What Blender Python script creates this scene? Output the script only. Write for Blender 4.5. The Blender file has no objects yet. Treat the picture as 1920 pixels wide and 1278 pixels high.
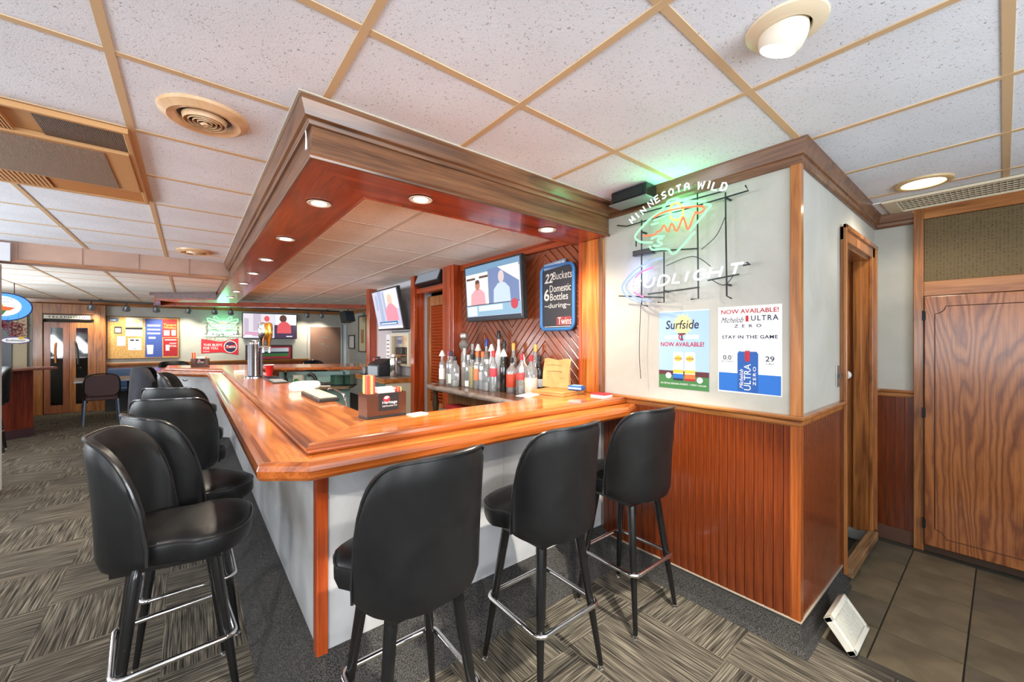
import bpy, bmesh, math, random
from mathutils import Vector, Matrix
random.seed(7)
SC = bpy.context.scene
COL = SC.collection
PI = math.pi
def R(d): return math.radians(d)
def rgb(r, g, b):
    def f(c):
        c /= 255.0
        return c / 12.92 if c <= 0.04045 else ((c + 0.055) / 1.055) ** 2.4
    return (f(r), f(g), f(b), 1.0)
# ---------------------------------------------------------------- camera, world, daylight, exposure
cam = bpy.data.objects.new('camera', bpy.data.cameras.new('camera'))
COL.objects.link(cam)
cam.location = (0, 0, 1.455)
cam.rotation_euler = (R(90), 0, R(-39))
cam.data.lens = 14.0
cam.data.sensor_width = 36.0
cam.data.clip_start = 0.02
SC.camera = cam
SC.view_settings.view_transform = 'Standard'
SC.view_settings.look = 'None'
SC.view_settings.gamma = 1.0
SC.view_settings.exposure = 0.0
SC.view_settings.use_curve_mapping = False
cy = SC.cycles
cy.max_bounces = 6; cy.diffuse_bounces = 4; cy.glossy_bounces = 3; cy.transmission_bounces = 4; cy.transparent_max_bounces = 8
cy.use_adaptive_sampling = True; cy.adaptive_threshold = 0.05; cy.caustics_reflective = False; cy.caustics_refractive = False; cy.sample_clamp_indirect = 6.0
wd = bpy.data.worlds.new('daylight'); SC.world = wd; wd.use_nodes = True
wd.node_tree.nodes['Background'].inputs[0].default_value = (0.80, 0.88, 1.0, 1)
wd.node_tree.nodes['Background'].inputs[1].default_value = 1.2
def area(name, loc, rot, sx, sy, power, col=(1, 1, 1)):
    d = bpy.data.lights.new(name, 'AREA'); d.shape = 'RECTANGLE'; d.size = sx; d.size_y = sy
    d.energy = power; d.color = col
    o = bpy.data.objects.new(name, d); COL.objects.link(o); o.location = loc; o.rotation_euler = rot
    return o
# lamps added at the unseen windows, tilted up to brighten the ceiling
DAY = (0.90, 0.95, 1.0); UP = R(127)
area('window_daylight', (-1.6, -2.55, 1.50), (UP, 0, 0), 1.9, 1.3, 140, DAY)
area('window_daylight', (1.2, -2.55, 1.50), (UP, 0, 0), 1.7, 1.3, 125, DAY)
area('window_daylight', (-3.55, 0.3, 1.50), (UP, 0, R(-90)), 2.4, 1.3, 85, DAY)
area('window_daylight', (-3.55, 4.3, 1.50), (UP, 0, R(-90)), 2.4, 1.3, 170, DAY)
area('window_daylight', (-3.55, 8.2, 1.50), (UP, 0, R(-90)), 2.2, 1.3, 170, DAY)
# ---------------------------------------------------------------- materials
def new_mat(name):
    m = bpy.data.materials.new(name); m.use_nodes = True
    nt = m.node_tree
    return m, nt, nt.nodes['Principled BSDF']
def P(b, **k):
    names = {'col': 'Base Color', 'rough': 'Roughness', 'metal': 'Metallic', 'coat': 'Coat Weight', 'spec': 'Specular IOR Level',
             'emit': 'Emission Color', 'es': 'Emission Strength', 'cr': 'Coat Roughness', 'alpha': 'Alpha'}
    for a, v in k.items(): b.inputs[names[a]].default_value = v
_M = {}
def plain(name, col, rough=0.5, metal=0.0, coat=0.0, spec=0.5):
    if name in _M: return _M[name]
    m, nt, b = new_mat(name); P(b, col=col, rough=rough, metal=metal, coat=coat, spec=spec)
    n = nt.nodes.new('ShaderNodeTexNoise'); n.inputs['Scale'].default_value = 30; n.inputs['Detail'].default_value = 3
    tc = nt.nodes.new('ShaderNodeTexCoord'); nt.links.new(tc.outputs['Object'], n.inputs['Vector'])
    mr = nt.nodes.new('ShaderNodeMapRange'); mr.inputs[3].default_value = max(0.02, rough - 0.06); mr.inputs[4].default_value = min(1, rough + 0.06)
    nt.links.new(n.outputs['Fac'], mr.inputs[0]); nt.links.new(mr.outputs[0], b.inputs['Roughness'])
    _M[name] = m; return m
def glow(name, col, strength):
    if name in _M: return _M[name]
    m, nt, b = new_mat(name); P(b, col=(0, 0, 0, 1), emit=col, es=strength, rough=0.4)
    if name.startswith(('neon', 'tv_', 'sign_')): m.cycles.emission_sampling = 'NONE'
    _M[name] = m; return m
def ramp(nt, stops):
    r = nt.nodes.new('ShaderNodeValToRGB'); e = r.color_ramp.elements
    while len(e) < len(stops): e.new(0.5)
    for i, (p, c) in enumerate(stops): e[i].position = p; e[i].color = c
    return r
def noise(nt, vec, scale, detail=4, dist=0.0, rough=0.5):
    n = nt.nodes.new('ShaderNodeTexNoise'); n.inputs['Scale'].default_value = scale; n.inputs['Detail'].default_value = detail
    n.inputs['Distortion'].default_value = dist; n.inputs['Roughness'].default_value = rough
    nt.links.new(vec, n.inputs['Vector']); return n
def mapping(nt, scale, coord='Object', loc=(0, 0, 0), rot=(0, 0, 0)):
    tc = nt.nodes.new('ShaderNodeTexCoord'); mp = nt.nodes.new('ShaderNodeMapping')
    mp.inputs['Scale'].default_value = scale; mp.inputs['Location'].default_value = loc; mp.inputs['Rotation'].default_value = rot
    nt.links.new(tc.outputs[coord], mp.inputs['Vector']); return mp.outputs['Vector']
def mixc(nt, a, b, fac, mode='MIX'):
    m = nt.nodes.new('ShaderNodeMix'); m.data_type = 'RGBA'; m.blend_type = mode
    if hasattr(fac, 'is_linked'): nt.links.new(fac, m.inputs[0])
    else: m.inputs[0].default_value = fac
    for s, i in ((a, 6), (b, 7)):
        if hasattr(s, 'is_linked'): nt.links.new(s, m.inputs[i])
        else: m.inputs[i].default_value = s
    return m.outputs[2]
def wood(name, dark, mid, light, axis='X', rough=0.3, coat=0.3, fine=1.0, bump=0.05):
    if name in _M: return _M[name]
    m, nt, b = new_mat(name)
    k = {'X': (1.1, 16, 16), 'Y': (16, 1.1, 16), 'Z': (16, 16, 1.1)}[axis]
    k2 = {'X': (4, 160, 160), 'Y': (160, 4, 160), 'Z': (160, 160, 4)}[axis]
    v = mapping(nt, tuple(c * fine for c in k)); n1 = noise(nt, v, 1.0, 5, 1.6, 0.55)
    r1 = ramp(nt, [(0.30, dark), (0.50, mid), (0.72, light)]); nt.links.new(n1.outputs['Fac'], r1.inputs[0])
    n2 = noise(nt, mapping(nt, k2), 1.0, 2, 0.2)
    r2 = ramp(nt, [(0.36, (0.55, 0.5, 0.45, 1)), (0.52, (1, 1, 1, 1))]); nt.links.new(n2.outputs['Fac'], r2.inputs[0])
    c = mixc(nt, r1.outputs[0], r2.outputs[0], 0.55, 'MULTIPLY')
    nt.links.new(c, b.inputs['Base Color'])
    bp = nt.nodes.new('ShaderNodeBump'); bp.inputs['Strength'].default_value = bump; bp.inputs['Distance'].default_value = 0.002
    nt.links.new(n2.outputs['Fac'], bp.inputs['Height']); nt.links.new(bp.outputs[0], b.inputs['Normal'])
    P(b, rough=rough, coat=coat, cr=0.12)
    _M[name] = m; return m
ORD, ORM, ORL = rgb(144, 72, 27), rgb(198, 113, 49), rgb(220, 144, 74)
def bar_wood(ax): return wood('bar_wood_' + ax, ORD, ORM, ORL, ax, 0.16, 0.7, 0.7)
def red_wood(ax): return wood('red_wood_' + ax, rgb(112, 40, 14), rgb(166, 66, 24), rgb(188, 84, 34), ax, 0.28, 0.5, 0.8)
def brown_wood(ax): return wood('brown_wood_' + ax, rgb(70, 44, 28), rgb(112, 74, 48), rgb(132, 92, 62), ax, 0.35, 0.25, 0.9)
def trim_wood(ax): return wood('trim_wood_' + ax, rgb(112, 62, 28), rgb(166, 104, 52), rgb(188, 126, 70), ax, 0.3, 0.4)
def wains_wood(ax): return wood('wainscot_wood_' + ax, rgb(80, 32, 11), rgb(116, 50, 18), rgb(134, 64, 26), ax, 0.26, 0.5)
def chev_wood(): return wood('chevron_wood', rgb(84, 36, 18), rgb(136, 70, 40), rgb(160, 90, 56), 'X', 0.3, 0.4)
def oak():
    if 'oak' in _M: return _M['oak']
    m, nt, b = new_mat('oak')
    n0 = noise(nt, mapping(nt, (2.4, 2.4, 0.42), loc=(0.3, 0.1, 0.6)), 1.0, 2, 0.5)
    nf = noise(nt, mapping(nt, (14, 14, 5)), 1.0, 3); ad = nt.nodes.new('ShaderNodeMath'); ad.operation = 'MULTIPLY_ADD'; ad.inputs[1].default_value = 0.05
    nt.links.new(nf.outputs['Fac'], ad.inputs[0]); nt.links.new(n0.outputs['Fac'], ad.inputs[2])
    mu = nt.nodes.new('ShaderNodeMath'); mu.operation = 'MULTIPLY'; mu.inputs[1].default_value = 165.0; nt.links.new(ad.outputs[0], mu.inputs[0])
    si = nt.nodes.new('ShaderNodeMath'); si.operation = 'SINE'; nt.links.new(mu.outputs[0], si.inputs[0])
    mr = nt.nodes.new('ShaderNodeMapRange'); mr.inputs[1].default_value = -1; mr.inputs[2].default_value = 1; nt.links.new(si.outputs[0], mr.inputs[0])
    r1 = ramp(nt, [(0.0, rgb(126, 66, 24)), (0.30, rgb(154, 88, 38)), (1.0, rgb(172, 104, 50))]); nt.links.new(mr.outputs[0], r1.inputs[0])
    n2 = noise(nt, mapping(nt, (170, 170, 5)), 1.0, 2)
    r2 = ramp(nt, [(0.38, (0.5, 0.42, 0.36, 1)), (0.5, (1, 1, 1, 1))]); nt.links.new(n2.outputs['Fac'], r2.inputs[0])
    c = mixc(nt, r1.outputs[0], r2.outputs[0], 0.5, 'MULTIPLY')
    nt.links.new(c, b.inputs['Base Color']); P(b, rough=0.3, coat=0.35, cr=0.15)
    _M['oak'] = m; return m
def carpet():
    m, nt, b = new_mat('striped_carpet')
    def stripes(sc):
        n = noise(nt, mapping(nt, sc), 1.0, 3, 0.3); r = ramp(nt, [(0.34, rgb(44, 41, 37)), (0.5, rgb(90, 84, 75)), (0.68, rgb(140, 132, 118))])
        nt.links.new(n.outputs['Fac'], r.inputs[0]); return r.outputs[0], n.outputs['Fac']
    a, fa = stripes((4, 150, 1)); c, fc = stripes((150, 4, 1))
    ch = nt.nodes.new('ShaderNodeTexChecker'); ch.inputs['Scale'].default_value = 2.0
    nt.links.new(mapping(nt, (1, 1, 0.0), loc=(0.1, 0.2, 0.13)), ch.inputs['Vector'])
    col = mixc(nt, a, c, ch.outputs['Fac'])
    big = noise(nt, mapping(nt, (1.2, 1.2, 1)), 1.0, 2); rb = ramp(nt, [(0.3, (0.8, 0.78, 0.76, 1)), (0.7, (1, 1, 0.98, 1))]); nt.links.new(big.outputs['Fac'], rb.inputs[0])
    col = mixc(nt, col, rb.outputs[0], 1.0, 'MULTIPLY')
    nt.links.new(col, b.inputs['Base Color']); P(b, rough=0.95, spec=0.1)
    fm = nt.nodes.new('ShaderNodeMix'); nt.links.new(ch.outputs['Fac'], fm.inputs[0]); nt.links.new(fa, fm.inputs[2]); nt.links.new(fc, fm.inputs[3])
    bp = nt.nodes.new('ShaderNodeBump'); bp.inputs['Strength'].default_value = 0.6; bp.inputs['Distance'].default_value = 0.006
    nt.links.new(fm.outputs[0], bp.inputs['Height']); nt.links.new(bp.outputs[0], b.inputs['Normal'])
    return m
def speckle(name, c0, c1, scale=260, rough=0.95, bump=0.5, p=(0.4, 0.62)):
    if name in _M: return _M[name]
    m, nt, b = new_mat(name)
    n = noise(nt, mapping(nt, (1, 1, 1)), scale, 3); r = ramp(nt, [(p[0], c0), (p[1], c1)]); nt.links.new(n.outputs['Fac'], r.inputs[0])
    nt.links.new(r.outputs[0], b.inputs['Base Color']); P(b, rough=rough, spec=0.2)
    bp = nt.nodes.new('ShaderNodeBump'); bp.inputs['Strength'].default_value = bump; bp.inputs['Distance'].default_value = 0.003
    nt.links.new(n.outputs['Fac'], bp.inputs['Height']); nt.links.new(bp.outputs[0], b.inputs['Normal'])
    _M[name] = m; return m
def ceiling_tile_mat(name, white):
    m, nt, b = new_mat(name)
    n = noise(nt, mapping(nt, (1, 1, 1), 'Object'), 115, 3, 1.2); r = ramp(nt, [(0.635, (1, 1, 1, 1)), (0.675, (0.40, 0.39, 0.38, 1))]); nt.links.new(n.outputs['Fac'], r.inputs[0])
    n2 = noise(nt, mapping(nt, (1, 1, 1), 'Object'), 2.3, 3); r2 = ramp(nt, [(0.35, (0.92, 0.915, 0.905, 1)), (0.65, (1, 1, 1, 1))]); nt.links.new(n2.outputs['Fac'], r2.inputs[0])
    c = mixc(nt, mixc(nt, white, r.outputs[0], 1.0, 'MULTIPLY'), r2.outputs[0], 1.0, 'MULTIPLY')
    nt.links.new(c, b.inputs['Base Color']); P(b, rough=0.95, spec=0.1)
    bp = nt.nodes.new('ShaderNodeBump'); bp.inputs['Strength'].default_value = 0.35; bp.inputs['Distance'].default_value = 0.003; bp.invert = True
    nt.links.new(n.outputs['Fac'], bp.inputs['Height']); nt.links.new(bp.outputs[0], b.inputs['Normal'])
    return m
def blotch(name, c0, c1, scale=3.0, rough=0.6, coat=0.0, fine=0.0):
    if name in _M: return _M[name]
    m, nt, b = new_mat(name)
    n = noise(nt, mapping(nt, (1, 1, 1)), scale, 6, 0.5, 0.6); r = ramp(nt, [(0.3, c0), (0.7, c1)]); nt.links.new(n.outputs['Fac'], r.inputs[0])
    nt.links.new(r.outputs[0], b.inputs['Base Color']); P(b, rough=rough, coat=coat)
    if fine:
        n3 = noise(nt, mapping(nt, (1, 1, 1)), 140, 4); bp = nt.nodes.new('ShaderNodeBump'); bp.inputs['Strength'].default_value = fine; bp.inputs['Distance'].default_value = 0.002
        nt.links.new(n3.outputs['Fac'], bp.inputs['Height']); nt.links.new(bp.outputs[0], b.inputs['Normal'])
    _M[name] = m; return m
def mesh_screen(name, c0, c1, s=110):
    m, nt, b = new_mat(name)
    v = nt.nodes.new('ShaderNodeTexVoronoi'); v.inputs['Scale'].default_value = s; v.inputs['Randomness'].default_value = 0.15
    nt.links.new(mapping(nt, (1, 1, 1.6)), v.inputs['Vector'])
    r = ramp(nt, [(0.36, c0), (0.52, c1)]); nt.links.new(v.outputs['Distance'], r.inputs[0]); nt.links.new(r.outputs[0], b.inputs['Base Color']); P(b, rough=0.6)
    bp = nt.nodes.new('ShaderNodeBump'); bp.inputs['Strength'].default_value = 0.8; bp.inputs['Distance'].default_value = 0.004
    nt.links.new(v.outputs['Distance'], bp.inputs['Height']); nt.links.new(bp.outputs[0], b.inputs['Normal'])
    return m
def glass(name, tint=(1, 1, 1, 1), gloss=0.14, lit_haze=0.0):
    if name in _M: return _M[name]
    m = bpy.data.materials.new(name); m.use_nodes = True; nt = m.node_tree
    nt.nodes.remove(nt.nodes['Principled BSDF']); out = nt.nodes['Material Output']
    t = nt.nodes.new('ShaderNodeBsdfTransparent'); t.inputs[0].default_value = tint
    g = nt.nodes.new('ShaderNodeBsdfGlossy'); g.inputs['Roughness'].default_value = 0.04
    lw = nt.nodes.new('ShaderNodeFresnel'); lw.inputs[0].default_value = 1.5
    ad = nt.nodes.new('ShaderNodeMath'); ad.operation = 'ADD'; ad.inputs[1].default_value = gloss - 0.04; nt.links.new(lw.outputs[0], ad.inputs[0])
    mx = nt.nodes.new('ShaderNodeMixShader'); nt.links.new(ad.outputs[0], mx.inputs[0]); nt.links.new(t.outputs[0], mx.inputs[1]); nt.links.new(g.outputs[0], mx.inputs[2])
    if lit_haze:  # pale diffuse mixed in so clear glass looks lit against dark wood
        df = nt.nodes.new('ShaderNodeBsdfDiffuse'); df.inputs[0].default_value = (.8, .84, .86, 1); m2 = nt.nodes.new('ShaderNodeMixShader'); m2.inputs[0].default_value = lit_haze
        nt.links.new(mx.outputs[0], m2.inputs[1]); nt.links.new(df.outputs[0], m2.inputs[2]); mx = m2
    nt.links.new(mx.outputs[0], out.inputs['Surface']); _M[name] = m; return m
CHROME = plain('chrome', (0.82, 0.82, 0.83, 1), 0.1, 1.0)
BLACKM = plain('black_metal', (0.006, 0.006, 0.0065, 1), 0.25, 0.0, 0.2)
BLACKP = plain('black_plastic', (0.02, 0.02, 0.022, 1), 0.4)
VINYL = blotch('black_vinyl', (0.005, 0.005, 0.0055, 1), (0.010, 0.010, 0.0105, 1), 6, 0.40, 0.0, 0.12)
WHITEP = plain('white_paper', rgb(238, 238, 236), 0.7)
CREAM = plain('cream_plastic', rgb(226, 214, 190), 0.5)
WALLM = blotch('wall_paint', rgb(170, 169, 161), rgb(188, 187, 179), 2.2, 0.8, 0.0, 0.25)
PANELG = blotch('bar_panel_grey', rgb(176, 176, 178), rgb(200, 200, 201), 4, 0.3, 0.3)
TEAL = plain('teal_laminate', rgb(150, 182, 178), 0.35, 0, 0.2)
GREYC = speckle('grey_base_carpet', rgb(32, 31, 31), rgb(86, 83, 80))
VINYL.node_tree.nodes['Principled BSDF'].inputs['Specular IOR Level'].default_value = 0.3
# ---------------------------------------------------------------- mesh helpers
class MB:
    def __init__(s): s.v = []; s.f = []
    def add(s, vs, fs):
        o = len(s.v); s.v += [tuple(p) for p in vs]; s.f += [tuple(i + o for i in f) for f in fs]; return s
    def box(s, x0, x1, y0, y1, z0, z1):
        return s.add([(x0, y0, z0), (x1, y0, z0), (x1, y1, z0), (x0, y1, z0), (x0, y0, z1), (x1, y0, z1), (x1, y1, z1), (x0, y1, z1)],
                     [(0, 3, 2, 1), (4, 5, 6, 7), (0, 1, 5, 4), (1, 2, 6, 5), (2, 3, 7, 6), (3, 0, 4, 7)])
    def prism(s, poly, a0, a1, O=(0, 0, 0), U=(1, 0, 0), V=(0, 1, 0), N=(0, 0, 1)):
        O, U, V, N = map(Vector, (O, U, V, N)); n = len(poly)
        vs = [O + U * x + V * y + N * a0 for x, y in poly] + [O + U * x + V * y + N * a1 for x, y in poly]
        area2 = sum(poly[i][0] * poly[(i + 1) % n][1] - poly[(i + 1) % n][0] * poly[i][1] for i in range(n))
        flip = (area2 < 0) != (U.cross(V).dot(N) * (a1 - a0) < 0)
        fs = [tuple(range(n - 1, -1, -1)), tuple(range(n, 2 * n))] + [(i, (i + 1) % n, n + (i + 1) % n, n + i) for i in range(n)]
        if flip: fs = [tuple(reversed(f)) for f in fs]
        return s.add(vs, fs)
    def tube(s, pts, r, n=8, closed=False, caps=True):
        pts = [Vector(p) for p in pts]; m = len(pts); rs = r if isinstance(r, (list, tuple)) else [r] * m
        vs = []; up = None
        for i, p in enumerate(pts):
            a = pts[(i - 1) % m] if (closed or i > 0) else p; c = pts[(i + 1) % m] if (closed or i < m - 1) else p
            t = (c - a).normalized()
            if up is None: up = Vector((0, 0, 1)) if abs(t.z) < 0.9 else Vector((1, 0, 0))
            u = (up - t * up.dot(t)); u = u.normalized() if u.length > 1e-5 else t.orthogonal().normalized()
            up = u; w = t.cross(u)
            vs += [p + (u * math.cos(2 * PI * k / n) + w * math.sin(2 * PI * k / n)) * rs[i] for k in range(n)]
        fs = []
        for i in range(m if closed else m - 1):
            j = (i + 1) % m
            fs += [(i * n + k, i * n + (k + 1) % n, j * n + (k + 1) % n, j * n + k) for k in range(n)]
        if caps and not closed: fs += [tuple(range(n - 1, -1, -1)), tuple((m - 1) * n + k for k in range(n))]
        return s.add(vs, fs)
    def lathe(s, prof, n=20, c=(0, 0, 0), sx=1.0, sy=1.0, power=None):
        vs = []
        for r, z in prof:
            for k in range(n):
                a = 2 * PI * k / n; ca, sa = math.cos(a), math.sin(a)
                if power:
                    q = (abs(ca) ** power + abs(sa) ** power) ** (-1 / power); ca, sa = ca * q, sa * q
                vs.append((c[0] + r * ca * sx, c[1] + r * sa * sy, c[2] + z))
        m = len(prof); fs = [(i * n + k, i * n + (k + 1) % n, (i + 1) * n + (k + 1) % n, (i + 1) * n + k) for i in range(m - 1) for k in range(n)]
        fs += [tuple(range(n - 1, -1, -1)), tuple((m - 1) * n + k for k in range(n))]
        return s.add(vs, fs)
    def xf(s, M): s.v = [tuple(M @ Vector(p)) for p in s.v]; return s
    def build(s, name, mat, parent=None, smooth=False, bevel=0.0, loc=None, rot=None, seg=2):
        me = bpy.data.meshes.new(name); me.from_pydata(s.v, [], s.f); me.update()
        if mat: me.materials.append(mat)
        if smooth:
            me.polygons.foreach_set('use_smooth', [True] * len(me.polygons)); me.set_sharp_from_angle(angle=R(38))
        o = bpy.data.objects.new(name, me); COL.objects.link(o)
        if parent: o.parent = parent
        if loc: o.location = loc
        if rot: o.rotation_euler = rot
        if bevel:
            b = o.modifiers.new('bevel', 'BEVEL'); b.width = bevel; b.segments = seg; b.limit_method = 'ANGLE'; b.angle_limit = R(40)
        return o
def box(*a): return MB().box(*a)
def mesh_obj(name, me, parent, loc=None, rot=None):
    o = bpy.data.objects.new(name, me); COL.objects.link(o); o.parent = parent
    if loc: o.location = loc
    if rot: o.rotation_euler = rot
    return o
def tag(o, label, cat, group=None):
    o['label'] = label; o['category'] = cat
    if group: o['group'] = group
    return o
def thing(name, label, cat, loc=(0, 0, 0), rotz=0.0, group=None):
    o = bpy.data.objects.new(name, None); COL.objects.link(o); o.location = loc; o.rotation_euler = (0, 0, rotz); o.empty_display_size = 0.1
    return tag(o, label, cat, group)
def struct(o): o['kind'] = 'structure'; return o
def copy_tree(o, parent=None):
    c = o.copy(); COL.objects.link(c); c.parent = parent
    for ch in list(o.children): copy_tree(ch, c)
    return c
def spot(parent, loc, power, angle=110, blend=0.6, col=(1, 0.86, 0.68), radius=0.04, aim=None):
    d = bpy.data.lights.new('lamp_light', 'SPOT'); d.energy = power; d.spot_size = R(angle); d.spot_blend = blend; d.color = col; d.shadow_soft_size = radius
    o = bpy.data.objects.new('lamp_light', d); COL.objects.link(o); o.parent = parent; o.location = loc
    if aim: o.rotation_euler = Vector(aim).to_track_quat('-Z', 'Y').to_euler()
    return o
_T = {}
def glyphs(sx, shear=0.0, bold=0.0, space=1.0):
    key = (sx, shear, bold, space)
    if key in _T: return _T[key]
    cu = bpy.data.curves.new('lettering', 'FONT'); cu.body = sx; cu.size = 1.0; cu.shear = shear; cu.offset = bold; cu.space_character = space; cu.resolution_u = 3
    o = bpy.data.objects.new('lettering', cu); COL.objects.link(o)
    dg = bpy.context.evaluated_depsgraph_get(); me = bpy.data.meshes.new_from_object(o.evaluated_get(dg))
    vs = [(v.co.x, v.co.y) for v in me.vertices]; fs = [tuple(p.vertices) for p in me.polygons]
    bpy.data.objects.remove(o); bpy.data.curves.remove(cu); bpy.data.meshes.remove(me)
    x0 = min(v[0] for v in vs); x1 = max(v[0] for v in vs); y0 = min(v[1] for v in vs); y1 = max(v[1] for v in vs)
    vs = [((x - x0) / (x1 - x0), (y - y0) / (y1 - y0)) for x, y in vs]
    _T[key] = (vs, fs); return _T[key]
def text(mb, sx, u0, v0, w, h, O, U, V, lift=0.0, shear=0.0, bold=0.0, space=1.0, arch=0.0, slope=0.0):
    vs, fs = glyphs(sx, shear, bold, space); O, U, V = map(Vector, (O, U, V)); N = U.cross(V)
    pts = [O + U * (u0 + x * w) + V * (v0 + y * h + arch * (1 - (2 * x - 1) ** 2) + slope * x) + N * lift for x, y in vs]
    return mb.add(pts, fs)
def flat(mb, poly, O, U, V, lift=0.0):
    O, U, V = map(Vector, (O, U, V)); N = U.cross(V)
    return mb.add([O + U * x + V * y + N * lift for x, y in poly], [tuple(range(len(poly)))])
def rect(x0, y0, x1, y1): return [(x0, y0), (x1, y0), (x1, y1), (x0, y1)]
def disc(cx, cy, r, ry=None, n=20): return [(cx + r * math.cos(2 * PI * k / n), cy + (ry or r) * math.sin(2 * PI * k / n)) for k in range(n)]
def smooth_path(pts, k=4):
    pts = [Vector(p) for p in pts]; out = []
    for i in range(len(pts) - 1):
        p0 = pts[max(i - 1, 0)]; p1 = pts[i]; p2 = pts[i + 1]; p3 = pts[min(i + 2, len(pts) - 1)]
        for j in range(k):
            t = j / k
            out.append(0.5 * ((2 * p1) + (p2 - p0) * t + (2 * p0 - 5 * p1 + 4 * p2 - p3) * t * t + (3 * p1 - p0 - 3 * p2 + p3) * t ** 3))
    out.append(pts[-1]); return out
def ink(col, name): return plain('ink_' + name, col, 0.6)
RED = ink(rgb(176, 28, 44), 'red'); NAVY = ink(rgb(28, 34, 66), 'navy'); BLUE = ink(rgb(30, 104, 190), 'blue'); INKW = ink(rgb(240, 240, 240), 'white')
INKB = ink(rgb(22, 22, 24), 'black'); SKY = ink(rgb(158, 190, 226), 'sky'); GREEN = ink(rgb(60, 120, 64), 'green'); GOLD = ink(rgb(226, 186, 70), 'gold'); ORANGE = ink(rgb(226, 110, 50), 'orange'); MAROON = ink(rgb(84, 34, 44), 'maroon')
PINK = ink(rgb(222, 120, 120), 'pink'); SILVER = ink(rgb(196, 198, 204), 'silver'); PALEY = ink(rgb(236, 226, 150), 'paleyellow'); GREY = ink(rgb(120, 122, 128), 'grey')
# ================================================================ THE SETTING
H = 2.395; HF = 2.30; HI = 2.25; WX = 2.23
floor = struct(box(-3.72, 2.40, -2.72, 12.12, -0.10, 0.0).build('floor', carpet()))
floor2 = struct(box(2.40, 4.12, -2.72, 0.73, -0.10, -0.004).build('floor_entry', plain('dark_grout', rgb(62, 58, 50), 0.9)))
tile_mats = [blotch('slate_tile_%d' % i, rgb(*a), rgb(*b), 5, 0.42, 0.1, 0.1) for i, (a, b) in enumerate((((88, 80, 64), (124, 114, 92)), ((96, 86, 68), (132, 120, 96)), ((80, 76, 64), (116, 108, 90))))]
tmes = []
for tm in tile_mats:
    o = box(-0.147, 0.147, -0.139, 0.139, -0.02, 0.003).build('tile_source', tm); tmes.append(o.data); bpy.data.objects.remove(o)
for i in range(6):
    for j in range(11):
        x = 2.555 + 0.30 * i; y = 0.395 + 0.1425 - 0.285 * j
        if x + .147 > 4.0: continue
        mesh_obj('floor_tile', tmes[(i * 5 + j * 7 + i * j) % 3], floor2, (x, y, 0))
struct(box(2.23, 4.12, 0.73, 1.6, -0.10, 0.09).build('floor_back_hall', GREYC))
far_floor = struct(box(2.40, 3.67, 1.6, 12.12, -0.10, -0.002).build('floor_side', GREYC))
# carpet edge strip at the tile
struct(box(2.365, 2.405, -2.6, 0.56, 0.0, 0.006).build('trim_1', plain('edge_strip', rgb(70, 66, 60), 0.5)))
# ---- walls
struct(box(WX, WX + .12, 0.61, 1.95, 0, H).build('wall_right', WALLM))
struct(box(WX + .12, 3.05, 0.61, 0.73, 0, H).build('wall_entry', WALLM))
struct(box(3.05, 3.80, 0.61, 0.73, 2.05, H).build('wall_entry_head', WALLM))
struct(box(3.80, 4.0, 0.61, 0.73, 0, H).build('wall_entry_end', WALLM))
struct(box(4.0, 4.12, -2.72, 0.73, 0, H).build('wall_entry_side', WALLM))
struct(box(WX + .02, WX + .14, 1.95, 3.82, 0, HI + .1).build('wall_bar_back', red_wood('Z')))
struct(box(WX + .02, WX + .14, 4.54, 6.2, 0, HI + .1).build('wall_register', plain('register_wall', rgb(196, 192, 196), 0.7)))
struct(box(WX + .14, 3.67, 6.08, 6.2, 0, 2.4).build('wall_return', WALLM))
struct(box(3.2, 3.3, 1.6, 6.08, 0, 2.4).build('wall_back_room', plain('back_room_wall', rgb(150, 140, 130), 0.8)))
struct(box(-3.72, 3.67, 12.0, 12.12, 0, 2.4).build('wall_far', WALLM))
struct(box(3.55, 3.67, 6.2, 12.0, 0, 2.4).build('wall_far_right', WALLM))
struct(box(WX + .12, 3.2, 1.5, 1.6, 0, 2.4).build('wall_hall_back', plain('back_room_wall', (0, 0, 0, 1))))
def wall_with_openings(name, along, a0, a1, b0, b1, wins, z0=0.85, z1=2.15):
    mb = MB(); cur = a0
    def bx(p, q, za, zb):
        if along == 'X': mb.box(p, q, b0, b1, za, zb)
        else: mb.box(b0, b1, p, q, za, zb)
    for w0, w1 in wins: bx(cur, w0, 0, H); bx(w0, w1, 0, z0); bx(w0, w1, z1, H); cur = w1
    bx(cur, a1, 0, H)
    return struct(mb.build(name, WALLM))
wall_with_openings('wall_back', 'X', -3.72, 4.12, -2.72, -2.6, [(-2.6, -0.6), (0.3, 2.1)])
wall_with_openings('wall_left', 'Y', -2.6, 12.0, -3.72, -3.6, [(-0.9, 1.5), (3.1, 5.5), (7.1, 9.3)])
def window(n, along, p0, p1, b):
    e = bpy.data.objects.new('window_%d' % n, None); COL.objects.link(e); e['kind'] = 'structure'
    wm = plain('window_frame_white', rgb(230, 228, 222), 0.5)
    def bx(mb, p, q, za, zb, t=0.03):
        if along == 'X': mb.box(p, q, b - t, b + t, za, zb)
        else: mb.box(b - t, b + t, p, q, za, zb)
        return mb
    mb = MB()
    for p, q, za, zb in ((p0, p0 + .05, .85, 2.15), (p1 - .05, p1, .85, 2.15), (p0, p1, .85, .90), (p0, p1, 2.10, 2.15)): bx(mb, p, q, za, zb)
    mb.build('window_frame', wm, e)
    m = (p0 + p1) / 2; bx(MB(), m - .02, m + .02, .9, 2.1).build('mullion', wm, e)
    for p, q in ((p0 + .05, m - .02), (m + .02, p1 - .05)): bx(MB(), p, q, .9, 2.1, .003).build('pane', glass('window_glass', (.95, .98, 1, 1), 0.06), e)
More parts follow.
